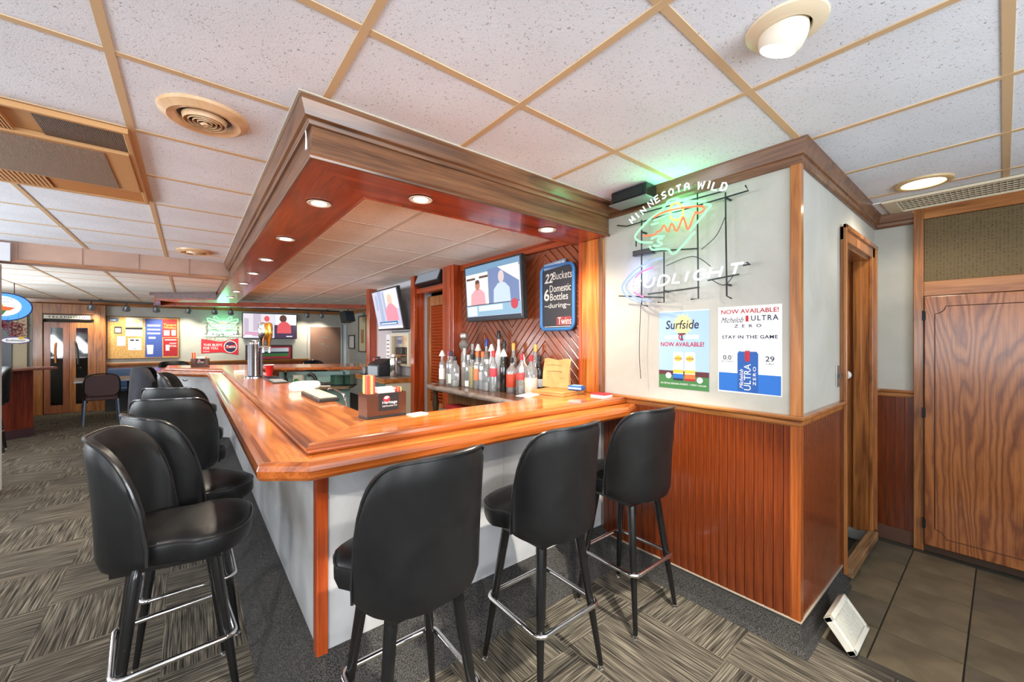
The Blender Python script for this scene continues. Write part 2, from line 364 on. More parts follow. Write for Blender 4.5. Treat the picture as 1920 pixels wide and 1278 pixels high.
window(1, 'X', -2.6, -0.6, -2.66); window(2, 'X', 0.3, 2.1, -2.66)
window(3, 'Y', -0.9, 1.5, -3.66); window(4, 'Y', 3.1, 5.5, -3.66); window(5, 'Y', 7.1, 9.3, -3.66)
# ---- ceilings : slab + single lay-in tiles + grid bars
TILE = ceiling_tile_mat('ceiling_tile', rgb(232, 238, 246)); TILE2 = ceiling_tile_mat('ceiling_tile_smooth', rgb(244, 240, 232))
GRID = plain('ceiling_grid', rgb(206, 176, 136), 0.6)
def ceil_field(name, x0, x1, y0, y1, z, gx, gy, px, py, keep, tmat, gmat, gw=0.013):
    slab = struct(box(x0, x1, y0, y1, z + .03, z + .08).build(name, plain('plenum', rgb(120, 110, 100), 0.9)))
    cache = {}
    xs = [gx + px * k for k in range(-40, 40)]; ys = [gy + py * k for k in range(-40, 40)]
    xs = [x0] + [x for x in xs if x0 + .03 < x < x1 - .03] + [x1]; ys = [y0] + [y for y in ys if y0 + .03 < y < y1 - .03] + [y1]
    for i in range(len(xs) - 1):
        for j in range(len(ys) - 1):
            a, b, c, d = xs[i], xs[i + 1], ys[j], ys[j + 1]; mx, my = (a + b) / 2, (c + d) / 2
            if not keep(mx, my): continue
            w, h = round(b - a, 3), round(d - c, 3)
            if (w, h) not in cache:
                o = box(-w / 2 + .001, w / 2 - .001, -h / 2 + .001, h / 2 - .001, 0.0, 0.028).build('tile_source', tmat); cache[(w, h)] = o.data; bpy.data.objects.remove(o)
            mesh_obj('ceiling_tile', cache[(w, h)], slab, (mx, my, z), (0, 0, PI if (i + j) % 2 else 0))
    for x in xs[1:-1]:
        segs = [y for y in ys]; run = None
        for j in range(len(ys) - 1):
            k = keep(x - .1, (ys[j] + ys[j + 1]) / 2) or keep(x + .1, (ys[j] + ys[j + 1]) / 2)
            if k and run is None: run = ys[j]
            if run is not None and (not k or j == len(ys) - 2):
                e = ys[j + 1] if k else ys[j]; box(x - gw, x + gw, run, e, z - .004, z + .02).build('grid_bar', gmat, slab); run = None
    for y in ys[1:-1]:
        run = None
        for j in range(len(xs) - 1):
            k = keep((xs[j] + xs[j + 1]) / 2, y - .1) or keep((xs[j] + xs[j + 1]) / 2, y + .1)
            if k and run is None: run = xs[j]
            if run is not None and (not k or j == len(xs) - 2):
                e = xs[j + 1] if k else xs[j]; box(run, e, y - gw, y + gw, z - .003, z + .02).build('grid_bar', gmat, slab); run = None
    return slab
def keep_main(x, y):
    if x > 2.23 and y > .75: return False
    if x > 0.42 and y > 1.78: return False
    return True
ceil_field('ceiling', -3.6, 4.0, -2.6, 6.0, H, -0.2017, 0.602, 0.6127, 0.611, keep_main, TILE, GRID)
def keep_far(x, y):
    return not (x > 0.45 and y < 10.2 - .5 * (x - .6))
ceil_field('ceiling_far', -3.6, 3.55, 6.1, 12.0, HF, -0.2, 6.68, 0.60, 0.61, keep_far, TILE2, GRID)
GRID2 = plain('ceiling_grid_pale', rgb(214, 204, 190), 0.6)
def keep_in(x, y): return (x < 2.23 or y > 6.2) and y < 10.45 - .5 * (x - .6)
ceil_field('ceiling_bar', 0.66, 3.55, 1.99, 10.4, HI, 1.105, 2.735, 0.60, 0.61, keep_in, TILE2, GRID2, 0.011)
# cross beam with its post on the left
bm = struct(box(-3.6, 0.37, 5.88, 6.10, 2.205, H).build('beam', blotch('beam_paint', rgb(168, 136, 120), rgb(186, 152, 134), 3, 0.6)))
for k in range(9): box(-0.02 - .42 * k, -0.005 - .42 * k, 5.874, 5.881, 2.22, 2.39).build('batten', _M['beam_paint'], bm)
box(-3.6, 0.37, 5.862, 5.88, 2.20, 2.222).build('lower_molding', trim_wood('X'), bm)
struct(box(-1.74, -1.435, 5.9, 6.2, 0, 2.205).build('column', plain('column_paint', rgb(200, 200, 204), 0.6)))
box(-1.74, -1.30, 5.83, 5.88, 2.2, 2.37).build('bracket', plain('column_paint', (1, 1, 1, 1)), bm)
# ---- wainscot on the neon wall, entry wall, cabinet wall: planks one by one
def plank_run(name, n0, p0, p1, z0, z1, w, face, along):
    e = bpy.data.objects.new(name, None); COL.objects.link(e); e['kind'] = 'structure'
    ax = wains_wood('Z'); n = max(1, round(abs(p1 - p0) / w)); w = (p1 - p0) / n; a = abs(w)
    t = 0.011
    prof = [(-a / 2 + .0007, 0), (-a / 2 + .0012, t - .002), (-a / 2 + .003, t), (a / 2 - .003, t), (a / 2 - .0012, t - .002), (a / 2 - .0007, 0)]
    mb = MB()
    if along == 'Y': mb.prism(prof, z0, z1, (0, 0, 0), (0, -1, 0), (-1, 0, 0), (0, 0, 1))
    else: mb.prism(prof, z0, z1, (0, 0, 0), (1, 0, 0), (0, -1, 0), (0, 0, 1))
    src = mb.build('plank', ax, e); me = src.data; bpy.data.objects.remove(src)
    for k in range(n):
        c = p0 + w * (k + .5)
        mesh_obj('plank', me, e, (face, c, 0) if along == 'Y' else (c, face, 0))
    return e
w1 = plank_run('wall_wainscot', 0, 0.625, 1.74, 0.13, 1.06, 0.043, WX, 'Y')
w2 = plank_run('wall_wainscot_entry', 0, WX + .012, 2.985, 0.13, 1.06, 0.030, 0.61, 'X')
w3 = plank_run('wall_wainscot_side', 0, 0.40, 0.598, 0.10, 1.06, 0.045, 4.0, 'Y')
# chair rails
def molding(parent, name, prof, path, mat, pre=None, post=None):
    """sweep a profile (out, up) along a list of (x, y) corners, outward normal to the right of travel, mitred"""
    mb = MB(); n = len(prof); vs = []
    for i, p in enumerate(path):
        p = Vector((p[0], p[1])); ds = []
        a = path[i - 1] if i > 0 else pre; b = path[i + 1] if i < len(path) - 1 else post
        if a: ds.append((p - Vector(a[:2])).normalized())
        if b: ds.append((Vector(b[:2]) - p).normalized())
        nr = [Vector((d.y, -d.x)) for d in ds]; m = sum(nr, Vector((0, 0))).normalized(); k = 1 / max(.3, m.dot(nr[0]))
        vs += [(p.x + m.x * k * o, p.y + m.y * k * o, u) for o, u in prof]
    fs = []
    for i in range(len(path) - 1): fs += [(i * n + k, (i + 1) * n + k, (i + 1) * n + (k + 1) % n, i * n + (k + 1) % n) for k in range(n)]
    fs += [tuple(range(n)), tuple((len(path) - 1) * n + k for k in range(n - 1, -1, -1))]
    mb.add(vs, fs); o = mb.build(name, mat, parent, bevel=0.002)
    b = bmesh.new(); b.from_mesh(o.data); bmesh.ops.recalc_face_normals(b, faces=b.faces); b.to_mesh(o.data); b.free()
    return o
RAILP = [(0, 1.05), (.012, 1.05), (.018, 1.062), (.018, 1.078), (.034, 1.086), (.036, 1.096), (.03, 1.102), (0, 1.102)]
struct(molding(None, 'trim_2', RAILP, [(WX, 1.74), (WX, 0.61), (2.985, 0.61)], trim_wood('Y')))
struct(molding(None, 'trim_3', RAILP, [(3.88, .61), (4.0, .61), (4.0, .40)], trim_wood('Y')))
# carpeted base along the walls
BASEP = [(0, 0), (.05, 0), (.03, .03), (.016, .10), (.014, .135), (0, .135)]
struct(molding(None, 'baseboard_right', BASEP, [(WX, 1.80), (WX, 0.61), (3.04, 0.61)], GREYC))
struct(molding(None, 'baseboard_side', [(0, 0), (.02, 0), (.02, .10), (0, .10)], [(3.88, .61), (4.0, .61), (4.0, .40)], plain('brown_base', rgb(92, 62, 46), .5)))
struct(molding(None, 'trim_18', [(0, .134), (.018, .134), (.018, .142), (0, .142)], [(WX, 1.80), (WX, 0.61), (3.04, 0.61)], plain('base_cap', rgb(150, 138, 122), .6)))
# corner posts
struct(box(WX - .014, WX + .03, 0.596, 0.64, 1.10, 2.29).build('trim_4', trim_wood('Z'), bevel=.003))
struct(box(WX - .014, WX + .03, 0.596, 0.64, 0.13, 1.05).build('trim_5', wood('corner_wood', rgb(108, 50, 18), rgb(150, 76, 29), rgb(168, 92, 40), 'Z'), bevel=.003))
# crown molding
CROWNP = [(0, 2.285), (.014, 2.285), (.02, 2.30), (.022, 2.318), (.03, 2.325), (.046, 2.385), (.05, 2.395), (0, 2.395)]
struct(molding(None, 'trim_6', CROWNP, [(WX, 1.69), (WX, 0.61), (4.0, 0.61), (4.0, 0.40)], brown_wood('Y')))
# ---- doorway in the entry wall
CAS = trim_wood('Z')
dj = bpy.data.objects.new('door_1', None); COL.objects.link(dj); dj['kind'] = 'structure'
def casing(x0, x1, z0, z1, nm='casing'):
    return box(x0, x1, 0.588, 0.61, z0, z1).build(nm, CAS, dj, bevel=.004)
casing(2.985, 3.065, 0.09, 2.13); casing(3.79, 3.87, 0.09, 2.13); casing(2.985, 3.87, 2.05, 2.13)
box(2.975, 3.0, 0.575, 0.592, 0.09, 2.14).build('casing_bead', CAS, dj, bevel=.003); box(2.975, 3.88, 0.575, 0.592, 2.115, 2.14).build('casing_bead', CAS, dj, bevel=.003); box(3.855, 3.88, 0.575, 0.592, 0.09, 2.14).build('casing_bead', CAS, dj, bevel=.003)
box(3.05, 3.07, 0.61, 0.73, 0.09, 2.05).build('jamb', CAS, dj); box(3.78, 3.80, 0.61, 0.73, 0.09, 2.05).build('jamb', CAS, dj); box(3.05, 3.80, 0.61, 0.73, 2.03, 2.05).build('jamb', CAS, dj)
box(3.755, 3.78, 0.65, 0.69, 0.09, 2.03).build('stop', CAS, dj)
d2 = box(3.74, 3.775, 0.735, 1.45, 0.10, 2.02).build('door_leaf', oak(), dj)
box(3.05, 3.80, 0.56, 0.615, 0.045, 0.10).build('threshold', wood('worn_oak', rgb(84, 62, 40), rgb(142, 108, 72), rgb(176, 140, 98), 'X', .6, 0), dj, bevel=.006)
box(3.05, 3.80, 0.585, 0.612, 0.0, 0.05).build('riser', plain('dark_riser', rgb(48, 42, 38), .7), dj)
mb = MB().lathe([(.004, 0), (.022, .004), (.026, .02), (.02, .034), (.004, .04)], 16).xf(Matrix.Translation((3.068, .60, 1.25)) @ Matrix.Rotation(R(90), 4, 'Y'))
mb.build('strike_bumper', plain('pale_plastic', rgb(216, 216, 212), .4), dj, smooth=True)
# ================================================================ BAR SOFFIT
sof = thing('bar_soffit', 'brown wooden soffit hanging over the bar, lined with small round downlights', 'soffit')
BRX, BRY, RDX, RDY = brown_wood('X'), brown_wood('Y'), red_wood('X'), red_wood('Y')
SZ = 2.17
box(.37, WX, 1.70, 1.725, SZ + .021, H).build('fascia', BRX, sof, bevel=.003)
box(.37, .395, 1.725, 8.6, SZ + .021, H).build('fascia', BRY, sof, bevel=.003)
CP = [(0, 2.295), (.012, 2.295), (.016, 2.312), (.03, 2.318), (.046, 2.37), (.046, 2.387), (0, 2.387)]
LEFTP = [(.37, 8.6), (.37, 1.70)]; FRONTP = [(.37, 1.70), (WX, 1.70)]; QA = (.37, 8.6); QB = (WX, 1.70)
molding(sof, 'crown_molding', CP, LEFTP, BRY, post=QB); molding(sof, 'crown_molding', CP, FRONTP, BRX, pre=QA)
molding(sof, 'ceiling_angle', [(.0, 2.387), (.056, 2.387), (.056, 2.394), (0, 2.394)], [(.37, 8.6), (.37, 1.70), (WX, 1.70)], plain('white_angle', rgb(190, 178, 160), .5))
molding(sof, 'lower_bead', [(0, SZ - .004), (.008, SZ - .004), (.011, SZ + .006), (.008, SZ + .016), (0, SZ + .018)], LEFTP, BRY, post=QB)
molding(sof, 'lower_bead', [(0, SZ - .004), (.008, SZ - .004), (.011, SZ + .006), (.008, SZ + .016), (0, SZ + .018)], FRONTP, BRX, pre=QA)
MB().prism([(.37, 1.70), (WX, 1.70), (WX, 2.0), (.67, 2.0)], SZ, SZ + .02).build('underside_board', RDX, sof)
MB().prism([(.37, 1.70), (.67, 2.0), (.67, 9.1), (.37, 8.6)], SZ, SZ + .02).build('underside_board', RDY, sof)
box(.655, .672, 2.0, 9.3, SZ + .021, HI).build('inner_board', RDY, sof); box(.655, WX, 1.985, 2.002, SZ + .021, HI).build('inner_board', RDX, sof)
molding(sof, 'inner_bead', [(0, SZ - .004), (.012, SZ - .004), (.016, SZ + .012), (0, SZ + .014)], [(WX, 2.002), (.672, 2.002), (.672, 9.2)], red_wood('Y'))
# the far end turns outward on the diagonal
dg = Vector((-.84, .70, 0)).normalized(); L = 1.1
PURP = wood('dusky_wood', rgb(58, 36, 34), rgb(92, 62, 58), rgb(110, 76, 72), 'X', .4, .3)
def diag_box(d0, d1, off0, off1, z0, z1):
    nrm = Vector((-dg.y, dg.x, 0)); nrm = nrm if nrm.y < 0 else -nrm; o = Vector((.37, 8.6, 0))
    mb = MB(); q = [o + dg * d0 + nrm * off0, o + dg * d1 + nrm * off0, o + dg * d1 + nrm * off1, o + dg * d0 + nrm * off1]
    return mb.prism([(p.x, p.y) for p in q], z0, z1)
diag_box(0, L, -.03, 0, SZ, HF).build('diagonal_fascia', PURP, sof, bevel=.003)
diag_box(-.02, L + .05, 0, .045, 2.25, 2.30).build('diagonal_crown', PURP, sof, bevel=.004)
MB().prism([(.37, 8.6), (-.475, 9.304), (-.2, 9.64), (.67, 9.1)], SZ, SZ + .02).build('underside_board', RDY, sof)
MB().prism([(-.55, 10.6), (3.55, 8.55), (3.55, 8.75), (-.55, 10.8)], SZ - .01, HF).build('far_board', red_wood('X'), sof)
MB().prism([(-.45, 9.3), (-.40, 9.3), (-.45, 10.7), (-.55, 10.7)], SZ - .01, HF).build('far_board', red_wood('Y'), sof)
mb = MB().prism([(0, 0), (.018, 0), (.013, .05), (.02, .085), (.012, .06), (.004, .03)], 0, .004, (.362, 1.735, 2.215), (0, 1, 0), (0, 0, 1), (-1, 0, 0))
mb.build('torn_edge_tape', WHITEP, sof)
# recessed downlights
LENS = glow('downlight_lens', (1.0, .93, .80, 1), 9.0)
def downlight(i, x, y, label, warm=(1, .88, .70), pw=55):
    t = thing('recessed_downlight', label, 'light', (x, y, SZ), 0, 'downlights in the soffit')
    mb = MB().lathe([(.058, -.004), (.056, -.007), (.048, -.007), (.042, -.003), (.042, .0), (.058, .0)], 28); mb.build('trim_ring', plain('ring_white', rgb(224, 214, 196), .4), t, smooth=True)
    MB().lathe([(.036, -.006), (.036, -.003)], 24).build('lens', LENS, t)
    MB().lathe([(.043, -.0025), (.043, -.002)], 24).build('baffle', BLACKP, t)
    spot(t, (0, 0, -.03), pw, 150, .8, warm, .035)
    return t
labs = ['left arm, nearest the soffit corner', 'left arm, second from the soffit corner', 'left arm, third from the soffit corner', 'left arm, fourth from the soffit corner', 'left arm, fifth from the soffit corner', 'left arm, sixth from the soffit corner', 'left arm, farthest from the soffit corner']
for i, y in enumerate((2.232, 3.156, 4.066, 4.98, 5.926, 6.945, 7.932)): downlight(i, .522, y, 'round downlight in the soffit, ' + labs[i])
downlight(7, .905, 1.848, 'round downlight in the front soffit, nearer its left corner')
downlight(8, 1.781, 1.842, 'round downlight in the front soffit, nearer the neon wall')
# ================================================================ BAR COUNTER
bar = thing('bar_counter', 'glossy orange wooden bar with a raised top, stepped drink rail and pale grey front panels', 'bar')
BX, BY = bar_wood('X'), bar_wood('Y')
def edge_wood(ax): return wood('edge_wood_' + ax, rgb(104, 48, 17), rgb(156, 80, 32), rgb(178, 100, 44), ax, 0.18, 0.7, 0.7)
ZL, ZU = 1.05, 1.088
# drink rail (lower tier), outer outline with the clipped corner
def slab(poly, z0, z1, name, mat, bev=.006): return MB().prism(poly, z0, z1).build(name, mat, bar, bevel=bev, seg=3)
slab([(.31, 1.435), (2.05, 1.435), (2.22, 1.50), (2.22, 1.60), (.36, 1.60), (.315, 1.50)], ZL - .04, ZL, 'drink_rail', BX)
slab([(.19, 1.53), (.31, 1.435), (.36, 1.60), (.36, 6.5), (.19, 6.32)], ZL - .04, ZL, 'drink_rail', BY)
slab([(.19, 6.32), (.36, 6.5), (-.2, 7.25), (-.2, 8.0), (-.40, 8.1), (-.40, 7.15)], ZL - .04, ZL, 'drink_rail', BY)
NOS = [(0, ZL - .052), (.012, ZL - .052), (.02, ZL - .040), (.022, ZL - .018), (.016, ZL - .002), (.006, ZL + .006), (0, ZL + .006), (-.02, ZL + .002), (-.02, ZL - .04)]
molding(bar, 'rail_nosing', NOS, [(-.40, 8.1), (-.40, 7.15), (.19, 6.32), (.19, 1.53)], edge_wood('Y'), post=(.31, 1.435))
molding(bar, 'rail_nosing', NOS, [(.19, 1.53), (.31, 1.435), (2.05, 1.435), (2.215, 1.50)], edge_wood('X'), pre=(.19, 6.32))
# raised top
slab([(.335, 1.56), (2.21, 1.56), (2.21, 1.74), (2.21, 2.10), (1.80, 2.10), (1.68, 1.95), (1.60, 1.885), (.74, 1.885), (.69, 1.92)], ZL, ZU, 'raised_top', BX, .004)
slab([(.335, 1.56), (.69, 1.92), (.69, 6.15), (.335, 6.45)], ZL, ZU, 'raised_top', BY, .004)
slab([(.335, 6.45), (.69, 6.15), (.90, 6.30), (1.98, 5.65), (2.20, 6.0), (2.20, 6.62), (-.25, 7.92), (-.25, 7.25)], ZL, ZU, 'raised_top', BX, .004)
NU = [(0, ZL + .001), (.008, ZL + .001), (.014, ZL + .010), (.014, ZL + .024), (.008, ZL + .036), (0, ZU + .002), (-.012, ZU + .001), (-.012, ZL + .001)]
molding(bar, 'top_nosing', NU, [(-.25, 7.92), (-.25, 7.25), (.335, 6.45), (.335, 1.56)], edge_wood('Y'), post=(2.21, 1.56))
molding(bar, 'top_nosing', NU, [(.335, 1.56), (2.21, 1.56)], edge_wood('X'), pre=(.335, 6.45))
molding(bar, 'top_nosing', NU, [(.695, 6.155), (.90, 6.305), (1.98, 5.655)], edge_wood('X'))
# outer panels
box(.43, 1.36, 1.755, 1.78, .17, ZL - .04).build('front_panel', PANELG, bar); box(1.362, 2.215, 1.755, 1.78, .17, ZL - .04).build('front_panel', PANELG, bar)
for a, b in ((1.80, 3.02), (3.022, 4.24), (4.242, 5.46), (5.462, 6.42)): box(.41, .435, a, b, .17, ZL - .04).build('side_panel', PANELG, bar)
MB().prism([(.41, 6.42), (.435, 6.44), (-.12, 7.20), (-.145, 7.18)], .17, ZL - .04).build('side_panel', PANELG, bar)
box(.398, .442, 1.742, 1.80, .165, ZL - .04).build('corner_post', red_wood('Z'), bar, bevel=.003)
# carpeted toe ramp
TOE = [(0, 0), (.19, 0), (.165, .02), (.10, .10), (.03, .17), (0, .185)]
molding(bar, 'carpet_toe', TOE, [(-.13, 7.19), (.41, 6.42), (.41, 1.755), (2.225, 1.755)], GREYC)
# inside of the bar: back panels, shelf, far inner wall
box(.60, .625, 1.90, 6.1, .0, ZL).build('inner_panel', TEAL, bar); box(.62, 1.6, 1.82, 1.84, 0, ZL).build('inner_panel', TEAL, bar)
fi = Vector((1.76 - .98, 5.87 - 6.36, 0)); fl = fi.length + .1; fi.normalize(); fn = Vector((fi.y, -fi.x, 0)); fo = Vector((.98, 6.42, 0))
def fseg(a, b, o0, o1, z0, z1):
    q = [fo + fi * a + fn * o0, fo + fi * b + fn * o0, fo + fi * b + fn * o1, fo + fi * a + fn * o1]
    return MB().prism([(p.x, p.y) for p in q], z0, z1)
for k in range(2): fseg(k * .48, k * .48 + .475, 0, -.02, .1, ZL - .03).build('far_panel', TEAL, bar)
fseg(.02, fl, 0, .28, .80, .825).build('far_shelf', wood('shelf_wood', rgb(84, 60, 36), rgb(120, 92, 60), rgb(142, 112, 76), 'X', .5, .1), bar)
# coat hooks under the rail
for x in (1.30, 1.98): MB().tube(smooth_path([(x, 1.752, .93), (x, 1.735, .92), (x, 1.70, .915), (x, 1.685, .935)]), .005, 6).tube(smooth_path([(x, 1.752, .955), (x, 1.72, .955), (x, 1.70, .97)]), .005, 6).build('coat_hook', BLACKM, bar, smooth=True)
MB().tube(smooth_path([(-.02, 6.93, .93), (-.05, 6.90, .92), (-.07, 6.885, .94)]), .006, 6).build('coat_hook', BLACKM, bar, smooth=True)
# ================================================================ BAR STOOLS
def stool_meshes():
    d = {}
    def keep(mb, name, mat, smooth=True):
        o = mb.build(name, mat, None, smooth); me = o.data; bpy.data.objects.remove(o); d[name] = me
    # back shell, wrapped round the rear of the seat, front is +Y
    NP, NT, fm = 36, 12, R(84); zt0 = 1.112
    def rim(s):
        zb = .645 + .02 * s ** 3; zt = .70 + (zt0 - .70) * (1 - s ** 4.6) ** .62
        return zb, max(zt, zb + .06)
    def pt(ph, z, th):
        fl = (z - .62) / .5; rx = .222 + .012 * fl - th; ry = .215 - th
        sn, cs_ = math.sin(ph), max(0, math.cos(ph)); e = 2 / 2.5; sx_ = math.copysign(abs(sn) ** e, sn); cy_ = cs_ ** e
        return Vector((rx * sx_, -ry * cy_ - .035 * fl * fl * cy_, z))
    mb = MB(); vs = []
    for lay, th in ((0, 0.0), (1, .042)):
        for i in range(NP + 1):
            ph = -fm + 2 * fm * i / NP; s = abs(ph) / fm; zb, zt = rim(min(s, .999))
            for j in range(NT + 1):
                t = j / NT; z = zb + (zt - zb) * t; k = th
                edge = min(t, 1 - t, (1 - s) * 2.2); k = (th if lay else 0) + (.012 if lay == 0 else -.012) * max(0, 1 - edge * 9) ** 2
                vs.append(pt(ph, z, k))
    n1 = (NP + 1) * (NT + 1); fs = []
    def id(l, i, j): return l * n1 + i * (NT + 1) + j
    for i in range(NP):
        for j in range(NT):
            fs.append((id(0, i, j), id(0, i, j + 1), id(0, i + 1, j + 1), id(0, i + 1, j))); fs.append((id(1, i, j), id(1, i + 1, j), id(1, i + 1, j + 1), id(1, i, j + 1)))
    for i in range(NP):
        fs.append((id(0, i, NT), id(1, i, NT), id(1, i + 1, NT), id(0, i + 1, NT))); fs.append((id(0, i, 0), id(0, i + 1, 0), id(1, i + 1, 0), id(1, i, 0)))
    for j in range(NT):
        fs.append((id(0, 0, j), id(1, 0, j), id(1, 0, j + 1), id(0, 0, j + 1))); fs.append((id(0, NP, j), id(0, NP, j + 1), id(1, NP, j + 1), id(1, NP, j)))
    mb.add(vs, fs); keep(mb, 'back_shell', VINYL)
    path = []
    for i in range(NP + 1):
        ph = -fm + 2 * fm * i / NP; s = min(abs(ph) / fm, .999); zb, zt = rim(s)
        if i == 0: path += [pt(ph, zb + (zt - zb) * q, .006) for q in (0, .5)]
        path.append(pt(ph, zt, .006))
        if i == NP: path += [pt(ph, zb + (zt - zb) * q, .006) for q in (.5, 0)]
    keep(MB().tube(path, .0055, 6), 'piping', plain('piping_vinyl', (.016, .016, .017, 1), .25, 0, .3))
    # seat cushion
    out = []
    for k in range(40):
        a = 2 * PI * k / 40; c, s = math.cos(a), math.sin(a); q = (abs(c) ** 3.2 + abs(s) ** 3.2) ** (-1 / 3.2)
        x, y = .212 * c * q, .205 * s * q + .035
        if y < .04: x *= .84
        elif y < .10: x *= .84 + .16 * (y - .04) / .06
        if y > .18: y += .018 * (1 - (x / .212) ** 2)
        out.append((x, y))
    rings = [(.86, .640), (.97, .650), (1.0, .668), (1.0, .708), (.975, .726), (.92, .737), (.7, .747), (.35, .752)]
    mb = MB(); n = 40; vs = []
    for sc, z in rings: vs += [(x * sc, (y - .035) * sc + .035, z) for x, y in out]
    fs = [(r * n + k, r * n + (k + 1) % n, (r + 1) * n + (k + 1) % n, (r + 1) * n + k) for r in range(len(rings) - 1) for k in range(n)] + [tuple(range(n - 1, -1, -1)), tuple((len(rings) - 1) * n + k for k in range(n))]
    mb.add(vs, fs); keep(mb, 'seat', VINYL)
    keep(MB().tube([(x * .995, (y - .035) * .995 + .035, .720) for x, y in out], .0045, 6, True), 'seat_piping', plain('piping_vinyl', (0, 0, 0, 1)))
    keep(MB().box(-.15, .15, -.15, .17, .622, .642).lathe([(.07, .60), (.07, .622)], 20), 'swivel_plate', BLACKM, False)
    # one leg along +X+Y
    t = Vector((.112, .112, .632)); b = Vector((.184, .184, .022))
    pts = [t + (b - t) * q for q in (0, .05, .5, 1)]
    keep(MB().tube([t + Vector((-.03, -.03, .004))] + pts, [.018, .020, .021, .017, .011], 14), 'leg', BLACKM)
    keep(MB().tube([b, b - Vector((0, 0, .010))], [.0105, .0105], 12).lathe([(.004, .012), (.014, .008), (.016, .002), (.015, 0)], 12, (b.x, b.y, 0)), 'glide', CHROME)
    rp = []; hs, cr = .178, .035
    for cx, cy, a0 in ((1, 1, 0), (-1, 1, 90), (-1, -1, 180), (1, -1, 270)):
        for k in range(5):
            a = R(a0 + 90 * k / 4); rp.append((cx * (hs - cr) + cr * math.cos(a), cy * (hs - cr) + cr * math.sin(a), .295))
    keep(MB().tube(rp, .0105, 10, True), 'foot_ring', CHROME)
    return d
SM = stool_meshes()
def bar_stool(x, y, seat_deg, leg_deg, label, group='black barrel back bar stools', name='bar_stool'):
    t = thing(name, label, 'stool', (x, y, 0), 0, group); a = (0, 0, R(seat_deg)); l = R(leg_deg)
    sh = mesh_obj('back_shell', SM['back_shell'], t, None, a); mesh_obj('piping', SM['piping'], sh)
    se = mesh_obj('seat', SM['seat'], t, None, a); mesh_obj('piping', SM['seat_piping'], se)
    mesh_obj('swivel_plate', SM['swivel_plate'], t, None, a)
    for k in range(4):
        lg = mesh_obj('leg', SM['leg'], t, None, (0, 0, l + k * PI / 2)); mesh_obj('glide', SM['glide'], lg)
    mesh_obj('foot_ring', SM['foot_ring'], t, None, (0, 0, l))
    return t
# seat_deg 0 faces +Y (the far end), -90 faces +X
FR = 'black stool at the bar front, '; SD = 'black stool along the bar side, '
bar_stool(.59, 1.285, 6, 0, FR + 'leftmost, nearest the bar corner')
bar_stool(1.235, 1.31, 2, 0, FR + 'the middle of three')
bar_stool(1.875, 1.315, -4, 0, FR + 'beside the wainscot under the posters')
bar_stool(-.045, 2.085, -100, 4, SD + 'nearest, showing its seat and open back')
bar_stool(.0, 2.58, -66, 0, SD + 'second from the camera')
bar_stool(-.04, 3.34, -20, 0, SD + 'third from the camera, broad back')
bar_stool(-.03, 4.05, -28, 6, SD + 'fourth from the camera, mostly hidden')
bar_stool(-.02, 5.62, -100, 5, SD + 'shiny inner back below the far corner')
bar_stool(-.25, 6.30, -95, 5, 'black bar stool under a dark jacket at the far corner')
bar_stool(-.15, 8.55, 200, 5, 'black stool behind the far bar end, left of the far caddy')
bar_stool(1.75, 7.45, 208, 5, 'black stool behind the far bar end, near the brown door')
# jacket draped over the corner stool
def jacket():
    mb = MB(); vs = []; NU, NV = 22, 16; a = R(-95); ca, sa = math.cos(a), math.sin(a)
    for i in range(NU + 1):
        u = i / NU; ph = R(-78 + 156 * u)
        for j in range(NV + 1):
            v = j / NV
            if v < .2: r = .175 + .10 * v / .2; z = 1.145 + .012 * math.sin(v / .2 * PI)
            else:
                w = (v - .2) / .8; r = .277 + .015 * w + .022 * math.sin(ph * 7 + 2 * w) * w; z = 1.145 - (.62 + .08 * math.sin(3 * ph + 1)) * w
            top = 1 - .45 * max(0, abs(ph) - .8) ** 2; z = 1.145 * top - (1.145 - z) * (1 if v > .2 else 1)
            x, y = r * math.sin(ph), -r * math.cos(ph); vs.append((x * ca - y * sa, x * sa + y * ca, z))
    fs = [(i * (NV + 1) + j, (i + 1) * (NV + 1) + j, (i + 1) * (NV + 1) + j + 1, i * (NV + 1) + j + 1) for i in range(NU) for j in range(NV)]
    mb.add(vs, fs); o = mb.build('jacket', blotch('jacket_cloth', rgb(24, 25, 32), rgb(46, 46, 56), 9, .85), None, True, loc=(-.25, 6.30, 0))
    s = o.modifiers.new('thickness', 'SOLIDIFY'); s.thickness = .012; s.offset = 1
    return tag(o, 'dark charcoal jacket draped over a stool at the far corner', 'jacket')
jacket()
# ================================================================ NEON SIGN ON THE RIGHT WALL
NEON = {
'a': [(1.003, 2.204), (1.121, 2.236), (1.143, 2.25), (1.18, 2.266), (1.218, 2.264), (1.237, 2.247), (1.265, 2.218), (1.322, 2.195), (1.36, 2.174), (1.407, 2.139), (1.438, 2.107), (1.425, 2.077), (1.381, 2.055), (1.322, 2.044)],
'b': [(1.016, 2.189), (0.986, 2.181), (0.99, 2.161), (1.092, 2.063)], 'c': [(1.064, 2.054), (1.18, 1.955), (1.218, 1.982), (1.257, 1.993), (1.322, 2.001), (1.34, 2.025)],
'd': [(1.33, 2.066), (1.297, 2.074), (1.245, 2.066)], 'e': [(1.257, 2.056), (1.281, 2.056), (1.285, 2.042), (1.261, 2.026), (1.281, 2.015), (1.314, 2.025)],
'streak1': [(1.31, 2.171), (1.226, 2.183), (1.18, 2.179)], 'streak2': [(1.33, 2.151), (1.281, 2.152)]}
SUN = [(1.216, 2.22), (1.206, 2.239), (1.178, 2.244), (1.15, 2.224), (1.137, 2.185), (1.148, 2.153), (1.178, 2.146), (1.21, 2.168)]
